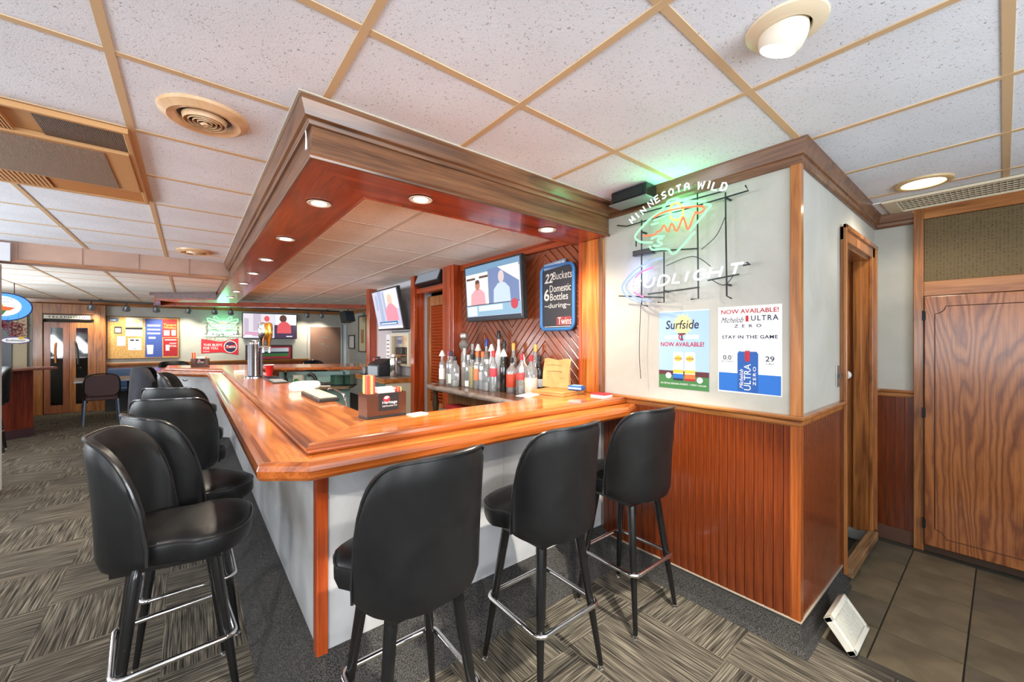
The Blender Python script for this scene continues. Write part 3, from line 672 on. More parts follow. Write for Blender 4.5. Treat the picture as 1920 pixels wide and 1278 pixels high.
ORNG = [(1.31, 2.188), (1.241, 2.205), (1.157, 2.203), (1.05, 2.187), (1.013, 2.173), (1.016, 2.155), (1.043, 2.147), (1.057, 2.158), (1.078, 2.115), (1.101, 2.072), (1.121, 2.132), (1.132, 2.143), (1.165, 2.075), (1.195, 2.129), (1.218, 2.083), (1.241, 2.128), (1.265, 2.101), (1.289, 2.098), (1.305, 2.085), (1.381, 2.093)]
ARCS = [[(1.257, 1.941), (1.355, 1.927), (1.451, 1.887), (1.525, 1.821), (1.53, 1.774), (1.479, 1.722), (1.398, 1.696)], [(1.398, 1.888), (1.469, 1.847), (1.506, 1.803), (1.488, 1.762), (1.433, 1.722), (1.33, 1.695)]]
ARCP = [[(1.322, 1.896), (1.398, 1.88), (1.451, 1.844), (1.471, 1.8)], [(1.456, 1.759), (1.39, 1.724)]]
WIRE = [[(1.411, 2.205), (1.411, 1.679), (1.368, 1.668)], [(1.261, 1.981), (1.261, 1.683), (1.301, 1.686)], [(1.063, 2.271), (1.057, 1.688), (1.099, 1.688)], [(0.915, 2.231), (0.908, 1.689), (0.884, 1.674)], [(1.592, 2.211), (1.52, 2.189), (0.897, 2.205), (0.804, 2.208), (0.819, 2.238)], [(1.578, 1.748), (1.261, 1.711)], [(1.451, 2.011), (1.06, 1.964)], [(1.368, 1.741), (1.053, 1.75)], [(1.416, 2.245), (0.921, 2.24)], [(1.006, 1.782), (0.848, 1.795)], [(0.83, 1.837), (0.796, 1.838), (0.813, 1.85)], [(1.447, 2.112), (1.451, 2.046)]]
STROKES = {'M': [[(0, 0), (.05, 1), (.5, .3), (.95, 1), (1, 0)]], 'I': [[(.5, 0), (.5, 1)]], 'N': [[(0, 0), (0, 1), (1, 0), (1, 1)]], 'E': [[(1, 1), (0, 1), (0, 0), (1, 0)], [(0, .52), (.8, .52)]],
 'S': [[(1, .9), (.5, 1), (.05, .8), (.3, .55), (.8, .42), (.95, .2), (.5, 0), (0, .1)]], 'O': [[(.5, 0), (.05, .2), (0, .7), (.5, 1), (1, .7), (.95, .2), (.55, 0)]], 'T': [[(0, 1), (1, 1)], [(.5, 1), (.5, 0)]],
 'A': [[(0, 0), (.1, .8), (.5, 1), (.9, .8), (1, 0)], [(.08, .45), (.92, .45)]], 'W': [[(0, 1), (.2, 0), (.5, .8), (.8, 0), (1, 1)]], 'L': [[(0, 1), (0, 0), (1, 0)]], 'D': [[(0, 0), (0, 1), (.6, 1), (1, .7), (1, .3), (.6, 0), (0, 0)]],
 'B': [[(0, 0), (0, 1), (.7, 1), (.95, .8), (.7, .54), (.1, .54)], [(.7, .54), (1, .3), (.75, 0), (0, 0)]], 'U': [[(0, 1), (0, .25), (.3, 0), (.7, 0), (1, .25), (1, 1)]], 'G': [[(1, .85), (.6, 1), (.15, .85), (0, .5), (.15, .12), (.6, 0), (1, .15), (1, .48), (.6, .48)]], 'H': [[(0, 0), (0, 1)], [(1, 0), (1, 1)], [(0, .5), (1, .5)]]}
ns = thing('neon_sign', 'large lit neon beer sign with a green animal head above white lettering', 'neon sign', (WX, 1.2, 1.95))
off = Vector((WX, 1.2, 1.95))
NX = 2.15
def W3(p, X=NX): return Vector((X, p[0], p[1])) - off
NG = glow('neon_green', (.30, 1.0, .42, 1), 1.8); NW = glow('neon_white', (.80, .95, .95, 1), 2.4); NY = glow('neon_yellow', (1.0, .80, .16, 1), 1.3); NO = glow('neon_orange', (1.0, .20, .08, 1), 1.5); NP_ = glow('neon_pink', (1.0, .25, .55, 1), 1.4)
NB = glow('neon_blue', (.34, .48, 1.0, 1), 1.5)
for k in ('a', 'b', 'c', 'd', 'e', 'streak1', 'streak2'):
    MB().tube([W3((v.x, v.y)) for v in smooth_path([(a, b, 0) for a, b in NEON[k]], 4)], .0062, 8).build('neon_tube', NG, ns, True)
MB().tube([W3((v.x, v.y), NX + .012) for v in smooth_path([(a, b, 0) for a, b in SUN + SUN[:1]], 4)], .006, 8).build('neon_tube', NY, ns, True)
MB().tube([W3((v.x, v.y), NX - .006) for v in smooth_path([(a, b, 0) for a, b in ORNG], 3)], .0055, 8).build('neon_tube', NO, ns, True)
for k in ARCS: MB().tube([W3((v.x, v.y)) for v in smooth_path([(a, b, 0) for a, b in k], 5)], .0056, 8).build('neon_tube', NB, ns, True)
for k in ARCP: MB().tube([W3((v.x, v.y), NX + .01) for v in smooth_path([(a, b, 0) for a, b in k], 5)], .005, 8).build('neon_tube', NP_, ns, True)
wl = [('M', 1.462, 2.213, 40), ('I', 1.425, 2.231, 38), ('N', 1.384, 2.25, 36), ('N', 1.334, 2.279, 30), ('E', 1.292, 2.295, 22), ('S', 1.248, 2.305, 15), ('O', 1.203, 2.311, 10), ('T', 1.157, 2.316, 5), ('A', 1.11, 2.314, 0), ('W', 1.031, 2.297, -12), ('I', 0.988, 2.287, -16), ('L', 0.956, 2.269, -20), ('D', 0.912, 2.253, -22)]
for c, y, z, an in wl:
    mb = MB(); w, h = (.026 if c != 'W' else .034), .038; a = R(an)
    for st in STROKES[c]:
        pp = [((u - .5) * w, (v - .5) * h) for u, v in st]
        mb.tube([W3((y - (u * math.cos(a) - v * math.sin(a)), z + u * math.sin(a) + v * math.cos(a))) for u, v in pp], .0042, 6)
    mb.build('neon_letter', NW, ns, True)
for c, y0, z0, y1, z1 in [('B', 1.474, 1.782, 1.403, 1.834), ('U', 1.377, 1.782, 1.314, 1.834), ('D', 1.285, 1.782, 1.218, 1.834), ('L', 1.195, 1.786, 1.146, 1.838), ('I', 1.128, 1.787, 1.106, 1.84), ('G', 1.074, 1.79, 1.01, 1.840), ('H', 0.993, 1.790, 0.925, 1.842), ('T', 0.891, 1.795, 0.826, 1.845)]:
    mb = MB(); w = (y0 - y1) * .86; h = z1 - z0; sh = .016
    for st in STROKES[c]:
        q = [Vector((u, v, 0)) for u, v in st]; q = smooth_path(q, 3) if c in 'BUDG' else q
        mb.tube([W3((y0 - (p.x * w + p.y * sh), z0 + p.y * h)) for p in q], .0062, 8)
    mb.build('neon_letter', NW, ns, True)
mb = MB()
for k in WIRE: mb.tube([W3(p, 2.175) for p in k], .0042, 6)
mb.build('wire_frame', plain('dark_wire', rgb(24, 34, 34), .4), ns, True)
mb = MB()
for k in ([(1.05, 1.96), (.97, 2.02), (.92, 2.12)], [(1.26, 1.90), (1.1, 1.93), (1.0, 1.86)], [(1.0, 1.79), (.93, 1.75), (.88, 1.80)], [(1.43, 1.68), (1.44, 1.4), (1.43, 1.22)]): mb.tube(smooth_path([W3(p, 2.195) for p in k], 6), .0022, 5)
mb.build('wires', plain('dark_wire', (0, 0, 0, 1)), ns, True)
for y, z, l in ((1.411, 2.13, .05), (1.261, 1.75, .05), (.91, 1.75, .05), (.91, 2.2, .05)): MB().tube([W3((y, z), WX), W3((y, z), 2.175)], .006, 6).build('standoff', plain('dark_wire', (0, 0, 0, 1)), ns, True)
box(2.165, 2.20, 1.33, 1.47, 1.985, 2.02).xf(Matrix.Translation(-off)).build('electrode_cover', BLACKM, ns, bevel=.004)
def glow_lamp(loc, pw, col, rad=.1):
    d = bpy.data.lights.new('neon_light', 'POINT'); d.energy = pw; d.color = col; d.shadow_soft_size = rad
    o = bpy.data.objects.new('neon_light', d); COL.objects.link(o); o.parent = ns; o.location = Vector(loc) - off
glow_lamp((2.16, 1.20, 2.24), 4.0, (.12, 1.0, .38), .08); glow_lamp((2.18, 1.45, 1.88), 1.3, (.25, .4, 1.0), .07); glow_lamp((2.16, 1.05, 1.82), .5, (.8, .9, 1.0), .08)
tr = thing('neon_transformer', 'black box power transformer perched on the crown molding above the neon sign', 'transformer', (2.13, 1.44, 2.31))
box(-.055, .055, -.125, .125, 0, .078).build('case', BLACKM, tr, bevel=.006); box(-.059, -.054, -.10, .10, .012, .066).build('front_plate', plain('smoked_plate', rgb(24, 34, 36), .25), tr, bevel=.003)
box(-.07, .05, -.13, .13, -.006, 0).build('mounting_plate', plain('plate_grey', rgb(120, 124, 124), .5), tr)
# ---------------------------------------------------------------- posters under the neon
WU, WV = (0, -1, 0), (0, 0, 1)
def sheet(name, label, cat, O, w, h, U, V, mat, group=None, t=.0015):
    O = Vector(O); U = Vector(U); V = Vector(V); N = U.cross(V)
    t_ = thing(name, label, cat, O, 0, group)
    mb = MB().prism([(0, 0), (w, 0), (w, h), (0, h)], .0003, t, (0, 0, 0), U, V, N); mb.build('paper', mat, t_)
    return t_
def pr(parent, mat, polys=(), texts=(), U=WU, V=WV, lift=.002, name='print'):
    for p in polys: last = flat(MB(), p, (0, 0, 0), U, V, lift).build(name, mat, parent)
    if not texts: return last
    mb = MB()
    for a in texts:
        sx, u, v, w, h = a[:5]; kw = a[5] if len(a) > 5 else {}
        text(mb, sx, u, v, w, h, (0, 0, 0), U, V, lift + .0002, **kw)
    return mb.build('lettering' if name == 'print' else name, mat, parent)
ps = sheet('poster', 'blue poster with a sunburst and two slim cans, left of the white poster', 'poster', (WX, 1.325, 1.175), .302, .457, WU, WV, SKY)
pr(ps, INKW, [rect(0, .452, .302, .457)])
pr(ps, PALEY, [[(.15 + (.062 if k % 2 else .048) * math.cos(PI * k / 14), .375 + (.062 if k % 2 else .048) * 1.05 * math.sin(PI * k / 14)) for k in range(28)]], lift=.0021)
pr(ps, NAVY, [], [('Surfside', .045, .350, .20, .052, dict(shear=.15, bold=.012))], lift=.0024)
pr(ps, INKW, [rect(.04, .292, .125, .314), rect(.165, .292, .245, .314)], lift=.0022)
pr(ps, ink(rgb(206, 216, 226), 'slot'), [rect(.043, .295, .122, .311), rect(.168, .295, .242, .311)], lift=.0023)
pr(ps, NAVY, [rect(.122, .318, .168, .326), rect(.141, .283, .149, .326), rect(.136, .283, .154, .287)], lift=.0025, name='emblem')
cpoly = [(.145 + .021 * math.cos(R(a)), .303 + .018 * math.sin(R(a))) for a in range(50, 320, 18)] + [(.145 + .014 * math.cos(R(a)), .303 + .011 * math.sin(R(a))) for a in range(310, 40, -18)]
pr(ps, RED, [cpoly], lift=.0026, name='emblem'); pr(ps, RED, [], [('NOW AVAILABLE!', .012, .248, .262, .026, dict(bold=.02))])
pr(ps, MAROON, [rect(0, .075, .302, .105)], lift=.0018); pr(ps, GREEN, [[(0, 0), (.302, 0), (.302, .075), (.0, .08)]], lift=.0019)
pr(ps, INKW, [disc(.062, .075, .018), disc(.25, .058, .017)], lift=.0021, name='ball_print')
for u, c1, c2 in ((.092, BLUE, NAVY), (.162, ORANGE, RED)):
    pr(ps, ink(rgb(236, 234, 232), 'can'), [[(u, .05), (u + .062, .05), (u + .062, .205), (u + .056, .215), (u + .006, .215), (u, .205)]], lift=.0024, name='can_print')
    pr(ps, GOLD, [rect(u, .092, u + .062, .112), disc(u + .031, .178, .022, .018, 14)], lift=.0027); pr(ps, c1, [rect(u, .062, u + .062, .088)], lift=.0028); pr(ps, c2, [rect(u, .05, u + .062, .062)], lift=.0029); pr(ps, NAVY, [], [('Surfside', u + .006, .172, .05, .014)], lift=.003)
pr(ps, INKW, [], [('AN OFFICIAL SEASONAL FAVORITE  /  VODKA + lemonade', .012, .024, .275, .010)])
pu = sheet('poster', 'white poster with a blue can standing on a blue band', 'poster', (WX, .975, 1.184), .300, .452, WU, WV, WHITEP)
pr(pu, RED, [rect(.137, .371, .151, .402)], [('NOW AVAILABLE!', .016, .414, .270, .023, dict(bold=.015))])
pr(pu, NAVY, [], [('ULTRA', .163, .374, .122, .027, dict(space=1.2, bold=.012)), ('ZERO', .082, .341, .128, .016, dict(space=2.2, bold=.02)), ('STAY IN THE GAME', .02, .283, .262, .018, dict(bold=.022, space=1.1)), ('Michelob', .015, .367, .112, .030, dict(shear=.5)), ('0.0', .026, .172, .042, .024, dict(bold=.012)), ('%', .070, .188, .007, .008), ('ALCOHOL', .018, .158, .062, .010), ('29', .228, .168, .040, .027, dict(bold=.012)), ('CALS', .230, .153, .036, .010)])
pr(pu, BLUE, [[(.004, .008), (.296, .004), (.296, .100), (.004, .104)]])
CANB = ink(rgb(26, 84, 160), 'canblue')
pr(pu, CANB, [[(.102, .010), (.192, .006), (.196, .018), (.196, .205), (.188, .217), (.106, .219), (.098, .207), (.098, .02)]], lift=.0022, name='can_print')
pr(pu, SILVER, [disc(.147, .222, .012, .010, 12), rect(.112, .216, .182, .220)], lift=.0024); pr(pu, RED, [[(.134, .219), (.157, .218), (.157, .17), (.146, .163), (.134, .17)]], lift=.0026)
# lettering that runs up the can
def up_text(parent, s, u, v, w, h, mat, **kw):
    mb = MB(); text(mb, s, 0, 0, w, h, Vector(WU) * u + Vector(WV) * v, (0, 0, 1), (0, 1, 0), .003, **kw); mb.build('lettering', mat, parent)
up_text(pu, 'ULTRA', .162, .018, .135, .032, INKW); up_text(pu, 'ZERO', .186, .045, .095, .014, INKW, space=1.3); up_text(pu, 'Michelob', .126, .025, .10, .018, INKW, shear=.4)
# light switch beside the doorway
sw = thing('light_switch', 'brushed metal light switch plate beside the doorway', 'switch', (2.93, .61, 1.25))
box(-.038, .038, -.006, 0, -.062, .062).build('plate', plain('satin_plate', rgb(176, 176, 172), .3, .8), sw, bevel=.002); box(-.008, .008, -.018, -.005, -.012, .014).build('toggle', plain('toggle', rgb(90, 88, 84), .5), sw, bevel=.002)
# ================================================================ CABINET AND GRILLES IN THE ENTRY
cb = thing('oak_cabinet', 'tall oak cupboard with one big arched-corner door and a mesh panel above', 'cabinet', (4.0, .40, 0))
FZ = trim_wood('Z'); FY = trim_wood('Y')
def cbx(n, y0, y1, z0, z1, x0, x1, m, bev=.003): return box(x0, x1, y0, y1, z0, z1).build(n, m, cb, bevel=bev)
cbx('side_stile', -.05, 0, 0, H - .01, -.04, 0, FZ); cbx('side_stile', -.98, -.93, 0, H - .01, -.04, 0, FZ)
cbx('top_rail', -.93, -.05, 2.30, H - .01, -.04, 0, FY); cbx('middle_rail', -.93, -.05, 1.765, 1.865, -.04, 0, FY); cbx('bottom_rail', -.93, -.05, 0.0, .05, -.03, 0, plain('dark_toe', rgb(70, 48, 30), .6))
cbx('mesh_panel', -.93, -.05, 1.865, 2.30, -.022, -.014, mesh_screen('brass_mesh', rgb(12, 10, 7), rgb(104, 86, 52), 62))
cbx('backing', -.93, -.05, 1.865, 2.30, -.012, -.002, BLACKP)
dr = cbx('door', -.925, -.055, .055, 1.76, -.062, -.04, oak(), .004)
a0, a1, z0, z1 = -.86, -.105, .125, 1.69; rr = .05
def arc(cy, cz, s, e): return [(-.0622, cy + rr * math.cos(R(s + (e - s) * k / 6)), cz + rr * math.sin(R(s + (e - s) * k / 6))) for k in range(7)]
order = arc(a1, z1, 270, 180) + arc(a0, z1, 0, -90) + arc(a0, z0, 90, 0) + arc(a1, z0, 180, 90)
MB().tube(order, .003, 6, True).build('routed_line', wood('routed', rgb(60, 28, 10), rgb(86, 44, 18), rgb(96, 52, 22), 'Z', .5, 0), dr, True)
for z in (.17, .93, 1.60): MB().box(-.072, -.060, -.062, -.046, z, z + .06).tube([(-.066, -.05, z - .004), (-.066, -.05, z + .064)], .006, 8).build('hinge', plain('black_iron', rgb(30, 26, 24), .45, .5), dr)
MB().tube(smooth_path([(-.062, -.60, .86), (-.095, -.60, .87), (-.098, -.60, .93), (-.062, -.60, .94)]), .007, 8).build('pull', CHROME, dr, True)
gr = thing('ceiling_grille', 'long cream air grille in the entry ceiling above the oak cupboard', 'vent', (3.62, .52, H))
GC = plain('grille_cream', rgb(220, 208, 180), .5)
mb = MB(); mb.box(.0, .38, -.07, 0, -.02, -.004).box(0, .03, -1.6, -.07, -.02, -.004).box(.33, .38, -1.6, -.07, -.02, -.004); mb.build('frame', GC, gr, bevel=.003)
box(.0, .38, 0, .075, -.012, -.004).build('blank_plate', WHITEP, gr, bevel=.002)
box(.02, .36, -1.58, -.06, -.006, -.004).build('backing', BLACKP, gr)
for k in range(60): box(.03, .33, -.085 - .025 * k, -.080 - .025 * k, -.010, -.006).build('slat', GC, gr)
for k in range(5): box(.078 + .05 * k, .082 + .05 * k, -1.58, -.07, -.011, -.006).build('cross_bar', GC, gr)
# ceiling lamps of the entry
rl = thing('ceiling_downlight', 'round warm ceiling downlight in the entry next to the long grille', 'light', (3.37, .30, H))
MB().lathe([(.128, 0), (.126, -.010), (.112, -.016), (.096, -.012), (.092, -.004), (.092, 0)], 32).build('trim_ring', plain('ring_tan', rgb(206, 178, 130), .4), rl, True)
MB().lathe([(.091, -.008), (.091, -.005)], 32).build('lens', glow('entry_lens', (1, .90, .70, 1), 10), rl); spot(rl, (0, 0, -.04), 16, 150, .5, (1, .88, .68), .06)
def eyeball(x, y, label, aim, pw, nm='eyeball_spotlight', ang=80, bl=.35):
    e = thing(nm, label, 'light', (x, y, H), 0)
    MB().lathe([(.105, 0), (.103, -.006), (.085, -.016), (.066, -.018), (.064, -.008), (.064, 0)], 36).build('trim_ring', plain('ring_cream', rgb(224, 206, 176), .4), e, True)
    q = Vector(aim).normalized().to_track_quat('-Z', 'Y').to_matrix().to_4x4()
    MB().lathe([(.05, .03), (.062, 0), (.064, -.02), (.060, -.045), (.050, -.062), (.044, -.060)], 32).xf(Matrix.Translation((0, 0, -.004)) @ q).build('eyeball', plain('eyeball_cream', rgb(232, 222, 204), .4), e, True)
    MB().lathe([(.047, -.062), (.047, -.0605)], 28).xf(Matrix.Translation((0, 0, -.004)) @ q).build('lens', glow('eyeball_lens', (1, .92, .76, 1), 14), e)
    spot(e, Vector((0, 0, -.004)) + Vector(aim).normalized() * .09, pw, ang, bl, (1, .93, .80), .03, aim)
    return e
eyeball(1.385, .41, 'white eyeball spotlight in a ceiling tile near the entry', (.03, .40, -1), 340, ang=66, bl=.3)
eyeball(.35, -.95, 'eyeball spotlight in the ceiling behind the camera, aimed at the bar', (.25, 1, -.62), 110, ang=75)
eyeball(-1.5, -.6, 'eyeball spotlight in the ceiling behind the camera, aimed at the side stools', (.45, 1, -.75), 220, ang=75)
# white floor register leaning at the carpet edge
rg = thing('loose_vent_cover', 'white plastic vent cover leaning at the carpet edge by the corner', 'vent cover', (2.49, .445, 0.0))
VM = plain('vent_white', rgb(226, 222, 208), .45); T = Matrix.Translation((0, 0, .006)) @ Matrix.Rotation(R(52), 4, 'X') @ Matrix.Scale(1.15, 4)
MB().box(-.12, .12, 0, .02, 0, .03).box(-.12, -.10, 0, .14, 0, .03).box(.10, .12, 0, .14, 0, .03).box(-.12, .12, .12, .14, 0, .03).xf(T).build('frame', VM, rg, bevel=.003)
box(-.10, .10, .02, .12, .004, .008).xf(T).build('backing', BLACKP, rg)
for k in range(14): box(-.098 + .014 * k, -.090 + .014 * k, .02, .12, .008, .024).xf(T).build('louver', VM, rg)
# ================================================================ CEILING FITTINGS ON THE LEFT
def diffuser(x, y, r, label):
    t = thing('round_air_diffuser', label, 'vent', (x, y, H)); TAN = blotch('diffuser_tan', rgb(196, 150, 104), rgb(226, 196, 158), 8, .4, .2)
    MB().lathe([(r, 0), (r * .98, -.012), (r * .8, -.028), (r * .62, -.020), (r * .60, -.004), (r * .60, 0)], 36).build('rim', TAN, t, True)
    MB().lathe([(r * .6, -.004), (r * .6, -.002)], 28).build('throat', BLACKP, t)
    for k, q in enumerate((.50, .40, .30, .20)): MB().lathe([(r * q, -.012), (r * (q - .035), -.034), (r * (q - .045), -.034), (r * (q - .015), -.010)], 28).build('ring_vane', TAN, t, True)
    MB().lathe([(r * .10, -.036), (r * .06, -.042), (r * .05, -.01)], 16).build('hub', TAN, t, True)
diffuser(.05, 2.10, .155, 'tan round ceiling diffuser beside the soffit corner')
diffuser(.045, 5.31, .15, 'far round ceiling diffuser just before the cross beam')
cs = thing('air_cleaner', 'ceiling air cleaner with brown filter screens and tan louvers', 'air unit', (-1.42, 2.43, H))
TN = plain('cassette_tan', rgb(198, 150, 98), .5)
mb = MB()
for a in ((0, 1.21, 0, .02), (0, 1.21, 1.16, 1.18), (0, .02, .02, 1.16), (1.19, 1.21, .02, 1.16)): mb.box(a[0], a[1], a[2], a[3], -.028, -.004)
mb.build('frame', TN, cs, bevel=.003)
box(.02, 1.19, .27, .90, -.034, -.004).build('filter_frame', TN, cs, bevel=.004)
box(.02, 1.10, .30, .87, -.038, -.033).build('filter_screen', mesh_screen('brown_screen', rgb(96, 76, 60), rgb(164, 136, 112), 160), cs)
box(.92, 1.19, .03, .26, -.020, -.004).build('intake_screen', mesh_screen('dark_screen', rgb(60, 46, 36), rgb(120, 96, 76), 160), cs) ; box(.02, .92, .03, .26, -.012, -.004).build('blank', TN, cs)
for k in range(16): box(.66 + .011 * k, .665 + .011 * k, .03, .26, -.03, -.011).build('louver', TN, cs)
box(.80, 1.19, .91, 1.15, -.020, -.004).build('blank', plain('cassette_orange', rgb(190, 128, 70), .5), cs); box(.02, .80, .91, 1.15, -.008, -.004).build('blank', BLACKP, cs)
for k in range(40): box(.04 + .019 * k, .052 + .019 * k, .92, 1.14, -.026, -.007).build('louver', TN, cs)
# ================================================================ BACK BAR WALL
def clip_z(poly, z0, z1):
    def half(pl, f):
        out = []
        for i in range(len(pl)):
            a, b = pl[i], pl[(i + 1) % len(pl)]; fa, fb = f(a), f(b)
            if fa >= 0: out.append(a)
            if (fa >= 0) != (fb >= 0): t = fa / (fa - fb); out.append((a[0] + (b[0] - a[0]) * t, a[1] + (b[1] - a[1]) * t))
        return out
    p = half(poly, lambda q: q[1] - z0); return half(p, lambda q: z1 - q[1]) if p else p
cw = bpy.data.objects.new('wall_chevron', None); COL.objects.link(cw); cw['kind'] = 'structure'
CHV = chev_wood()
for yp, yv in ((2.34, 1.955), (2.34, 2.765), (3.19, 2.765), (3.19, 3.60)):
    pitch, wd_ = .078, .070; s = abs(yv - yp)
    k = 0.60
    while k < 2.75:
        lo, hi = min(yp, yv) + .001, max(yp, yv) - .001
        def zc(y): return k - abs(y - yp)
        poly = clip_z([(lo, zc(lo)), (hi, zc(hi)), (hi, zc(hi) + wd_), (lo, zc(lo) + wd_)], 1.0, 2.185)
        if len(poly) > 2:
            cy = sum(p[0] for p in poly) / len(poly); cz = sum(p[1] for p in poly) / len(poly)
            sg = -1 if (yv > yp) else 1; an = R(45) * sg
            # local x runs along the plank
            ca, sa = math.cos(an), math.sin(an)
            lp = [((p[0] - cy) * ca + (p[1] - cz) * sa, -(p[0] - cy) * sa + (p[1] - cz) * ca) for p in poly]
            o = MB().prism(lp, 0, .011).build('plank', CHV, cw, bevel=.0025, seg=1)
            M = Matrix(((0, 0, -1, 2.25), (ca, -sa, 0, cy), (sa, ca, 0, cz), (0, 0, 0, 1)))
            o.matrix_world = M
        k += pitch
struct(box(2.215, 2.25, 1.95, 3.6, 2.185, HI).build('trim_7', red_wood('Y'), bevel=.003))
struct(box(2.21, 2.25, 1.735, 1.935, ZU, SZ).build('trim_8', bar_wood('Z'), bevel=.004))
struct(box(2.20, 2.212, 1.735, 1.765, ZU, SZ).build('trim_9', brown_wood('Z'), bevel=.003)); struct(box(2.20, 2.22, 1.925, 1.948, ZU, SZ).build('trim_10', red_wood('Z'), bevel=.003))
struct(box(2.13, 2.27, 3.60, 3.83, 0, HI).build('trim_11', red_wood('Z'), bevel=.004)); struct(box(2.12, 2.135, 3.66, 3.70, 0, HI).build('trim_12', red_wood('Z'), bevel=.003))
struct(box(2.13, 2.27, 4.53, 4.63, 0, HI).build('trim_13', red_wood('Z'), bevel=.004)); struct(box(2.13, 2.27, 6.1, 6.22, 0, HI).build('trim_14', red_wood('Z'), bevel=.004))
struct(box(2.16, 2.27, 3.83, 4.53, 2.03, 2.09).build('trim_15', red_wood('Y'), bevel=.003))
# louvered door
ld = thing('louvered_door', 'orange wooden louvered door in the doorway behind the bottles', 'door', (2.30, 3.84, 0))
DO = trim_wood('Z')
for n, a in (('stile', (0, .03, 0, .09, 0, 2.0)), ('stile', (0, .03, .59, .68, 0, 2.0)), ('rail', (0, .03, .09, .59, 1.88, 2.0)), ('rail', (0, .03, .09, .59, 0, .72))): box(*a).build(n, DO, ld, bevel=.003)
sl = box(-.004, .004, -.25, .25, -.022, .022).build('louver', red_wood('Y')); sme = sl.data; bpy.data.objects.remove(sl)
for k in range(31): mesh_obj('louver', sme, ld, (.015, .34, .745 + .037 * k), (0, R(-38), 0))
# speaker above the doorway
sp = thing('wall_speaker', 'grey wedge speaker hung above the louvered door', 'speaker', (2.18, 4.18, 2.10), 0)
M_ = Matrix.Rotation(R(22), 4, 'Y')
box(-.08, .08, -.28, .28, 0, .13).xf(M_).build('cabinet', BLACKP, sp, bevel=.006); box(-.088, -.08, -.27, .27, .008, .122).xf(M_).build('grille', plain('speaker_grey', rgb(150, 160, 172), .5), sp, bevel=.002)
MB().tube([(.04, .2, .08), (.04, .2, .15)], .01, 8).tube([(.04, -.2, .08), (.04, -.2, .15)], .01, 8).build('bracket', BLACKM, sp)
# ---- televisions
def glowp(name, c): return glow('tv_' + name, rgb(*c), 1.15)
def tv(name, label, O, U, V, w, h, pics, depth=.05, texts=(), mount=True):
    O, U, V = Vector(O), Vector(U).normalized(), Vector(V).normalized(); N = U.cross(V)
    t = thing(name, label, 'television', O); z = (0, 0, 0)
    MB().prism(rect(0, 0, w, h), -depth, 0, z, U, V, N).build('bezel', BLACKP, t, bevel=.004)
    MB().prism(rect(w * .28, h * .2, w * .72, h * .8), -depth - .04, -depth, z, U, V, N).build('rear_housing', BLACKP, t)
    b = .018
    s = MB().prism(rect(b, b * 1.3, w - b, h - b), 0, .001, z, U, V, N).build('screen', glowp('base', (214, 220, 236)), t)
    for i, (m, polys) in enumerate(pics):
        mb = MB()
        for p in polys: flat(mb, [(b + x * (w - 2 * b), b * 1.3 + y * (h - 2.3 * b)) for x, y in p], z, U, V, .0014 + .0003 * i)
        mb.build('picture', glowp(m[0], m[1]), s)
    for (sx, x, y, tw, th, m) in texts:
        mb = MB(); text(mb, sx, b + x * (w - 2 * b), b * 1.3 + y * (h - 2.3 * b), tw * w, th * h, z, U, V, .006); mb.build('caption', glowp(m[0], m[1]), s)
    return t
def man(cx, w, h0, top):  # head-and-shoulders outline
    return [(cx - w, h0), (cx - w * .92, h0 + (top - h0) * .45), (cx - w * .45, h0 + (top - h0) * .62), (cx - w * .2, h0 + (top - h0) * .66), (cx + w * .2, h0 + (top - h0) * .66), (cx + w * .45, h0 + (top - h0) * .62), (cx + w * .92, h0 + (top - h0) * .45), (cx + w, h0)]
t1 = tv('television', 'wall television showing two people side by side above a news ticker', (2.13, 3.335, 1.64), (0, -1, 0), (-.06, 0, 1), .855, .535,
   [(('teal', (120, 158, 190)), [rect(0, .86, 1, 1)]), (('warm', (250, 244, 236)), [rect(.02, .27, .455, .86)]), (('wallblue', (118, 138, 182)), [rect(.46, .27, .98, .90)]), (('cream', (252, 246, 240)), [[(.63, .9), (.98, .9), (.98, .60), (.72, .82)]]),
    (('pinkshirt', (244, 170, 178)), [man(.24, .15, .27, .72)]), (('skin', (196, 126, 104)), [disc(.24, .64, .05, .10, 14)]), (('hairb', (96, 62, 54)), [disc(.24, .70, .045, .04, 12), rect(.02, .75, .20, .79), rect(.28, .76, .45, .80)]), (('paleshirt', (206, 222, 246)), [man(.69, .15, .27, .80)]), (('skin2', (226, 206, 204)), [disc(.69, .72, .052, .11, 14)]),
    (('ticker', (150, 190, 214)), [rect(0, .05, 1, .26)]), (('tick2', (226, 232, 240)), [rect(.02, .06, .22, .24), rect(.25, .14, .70, .24)]), (('dark', (40, 44, 64)), [rect(.0, .255, .98, .27), rect(.455, .27, .462, .88), rect(0, 0, 1, .045)]), (('tred', (210, 60, 80)), [disc(.90, .22, .06, .09, 12)])])
MB().prism(rect(.33, .15, .53, .38), -.12, -.05, (0, 0, 0), (0, -1, 0), (-.06, 0, 1), (-1, 0, -.06)).build('wall_mount', BLACKM, t1)
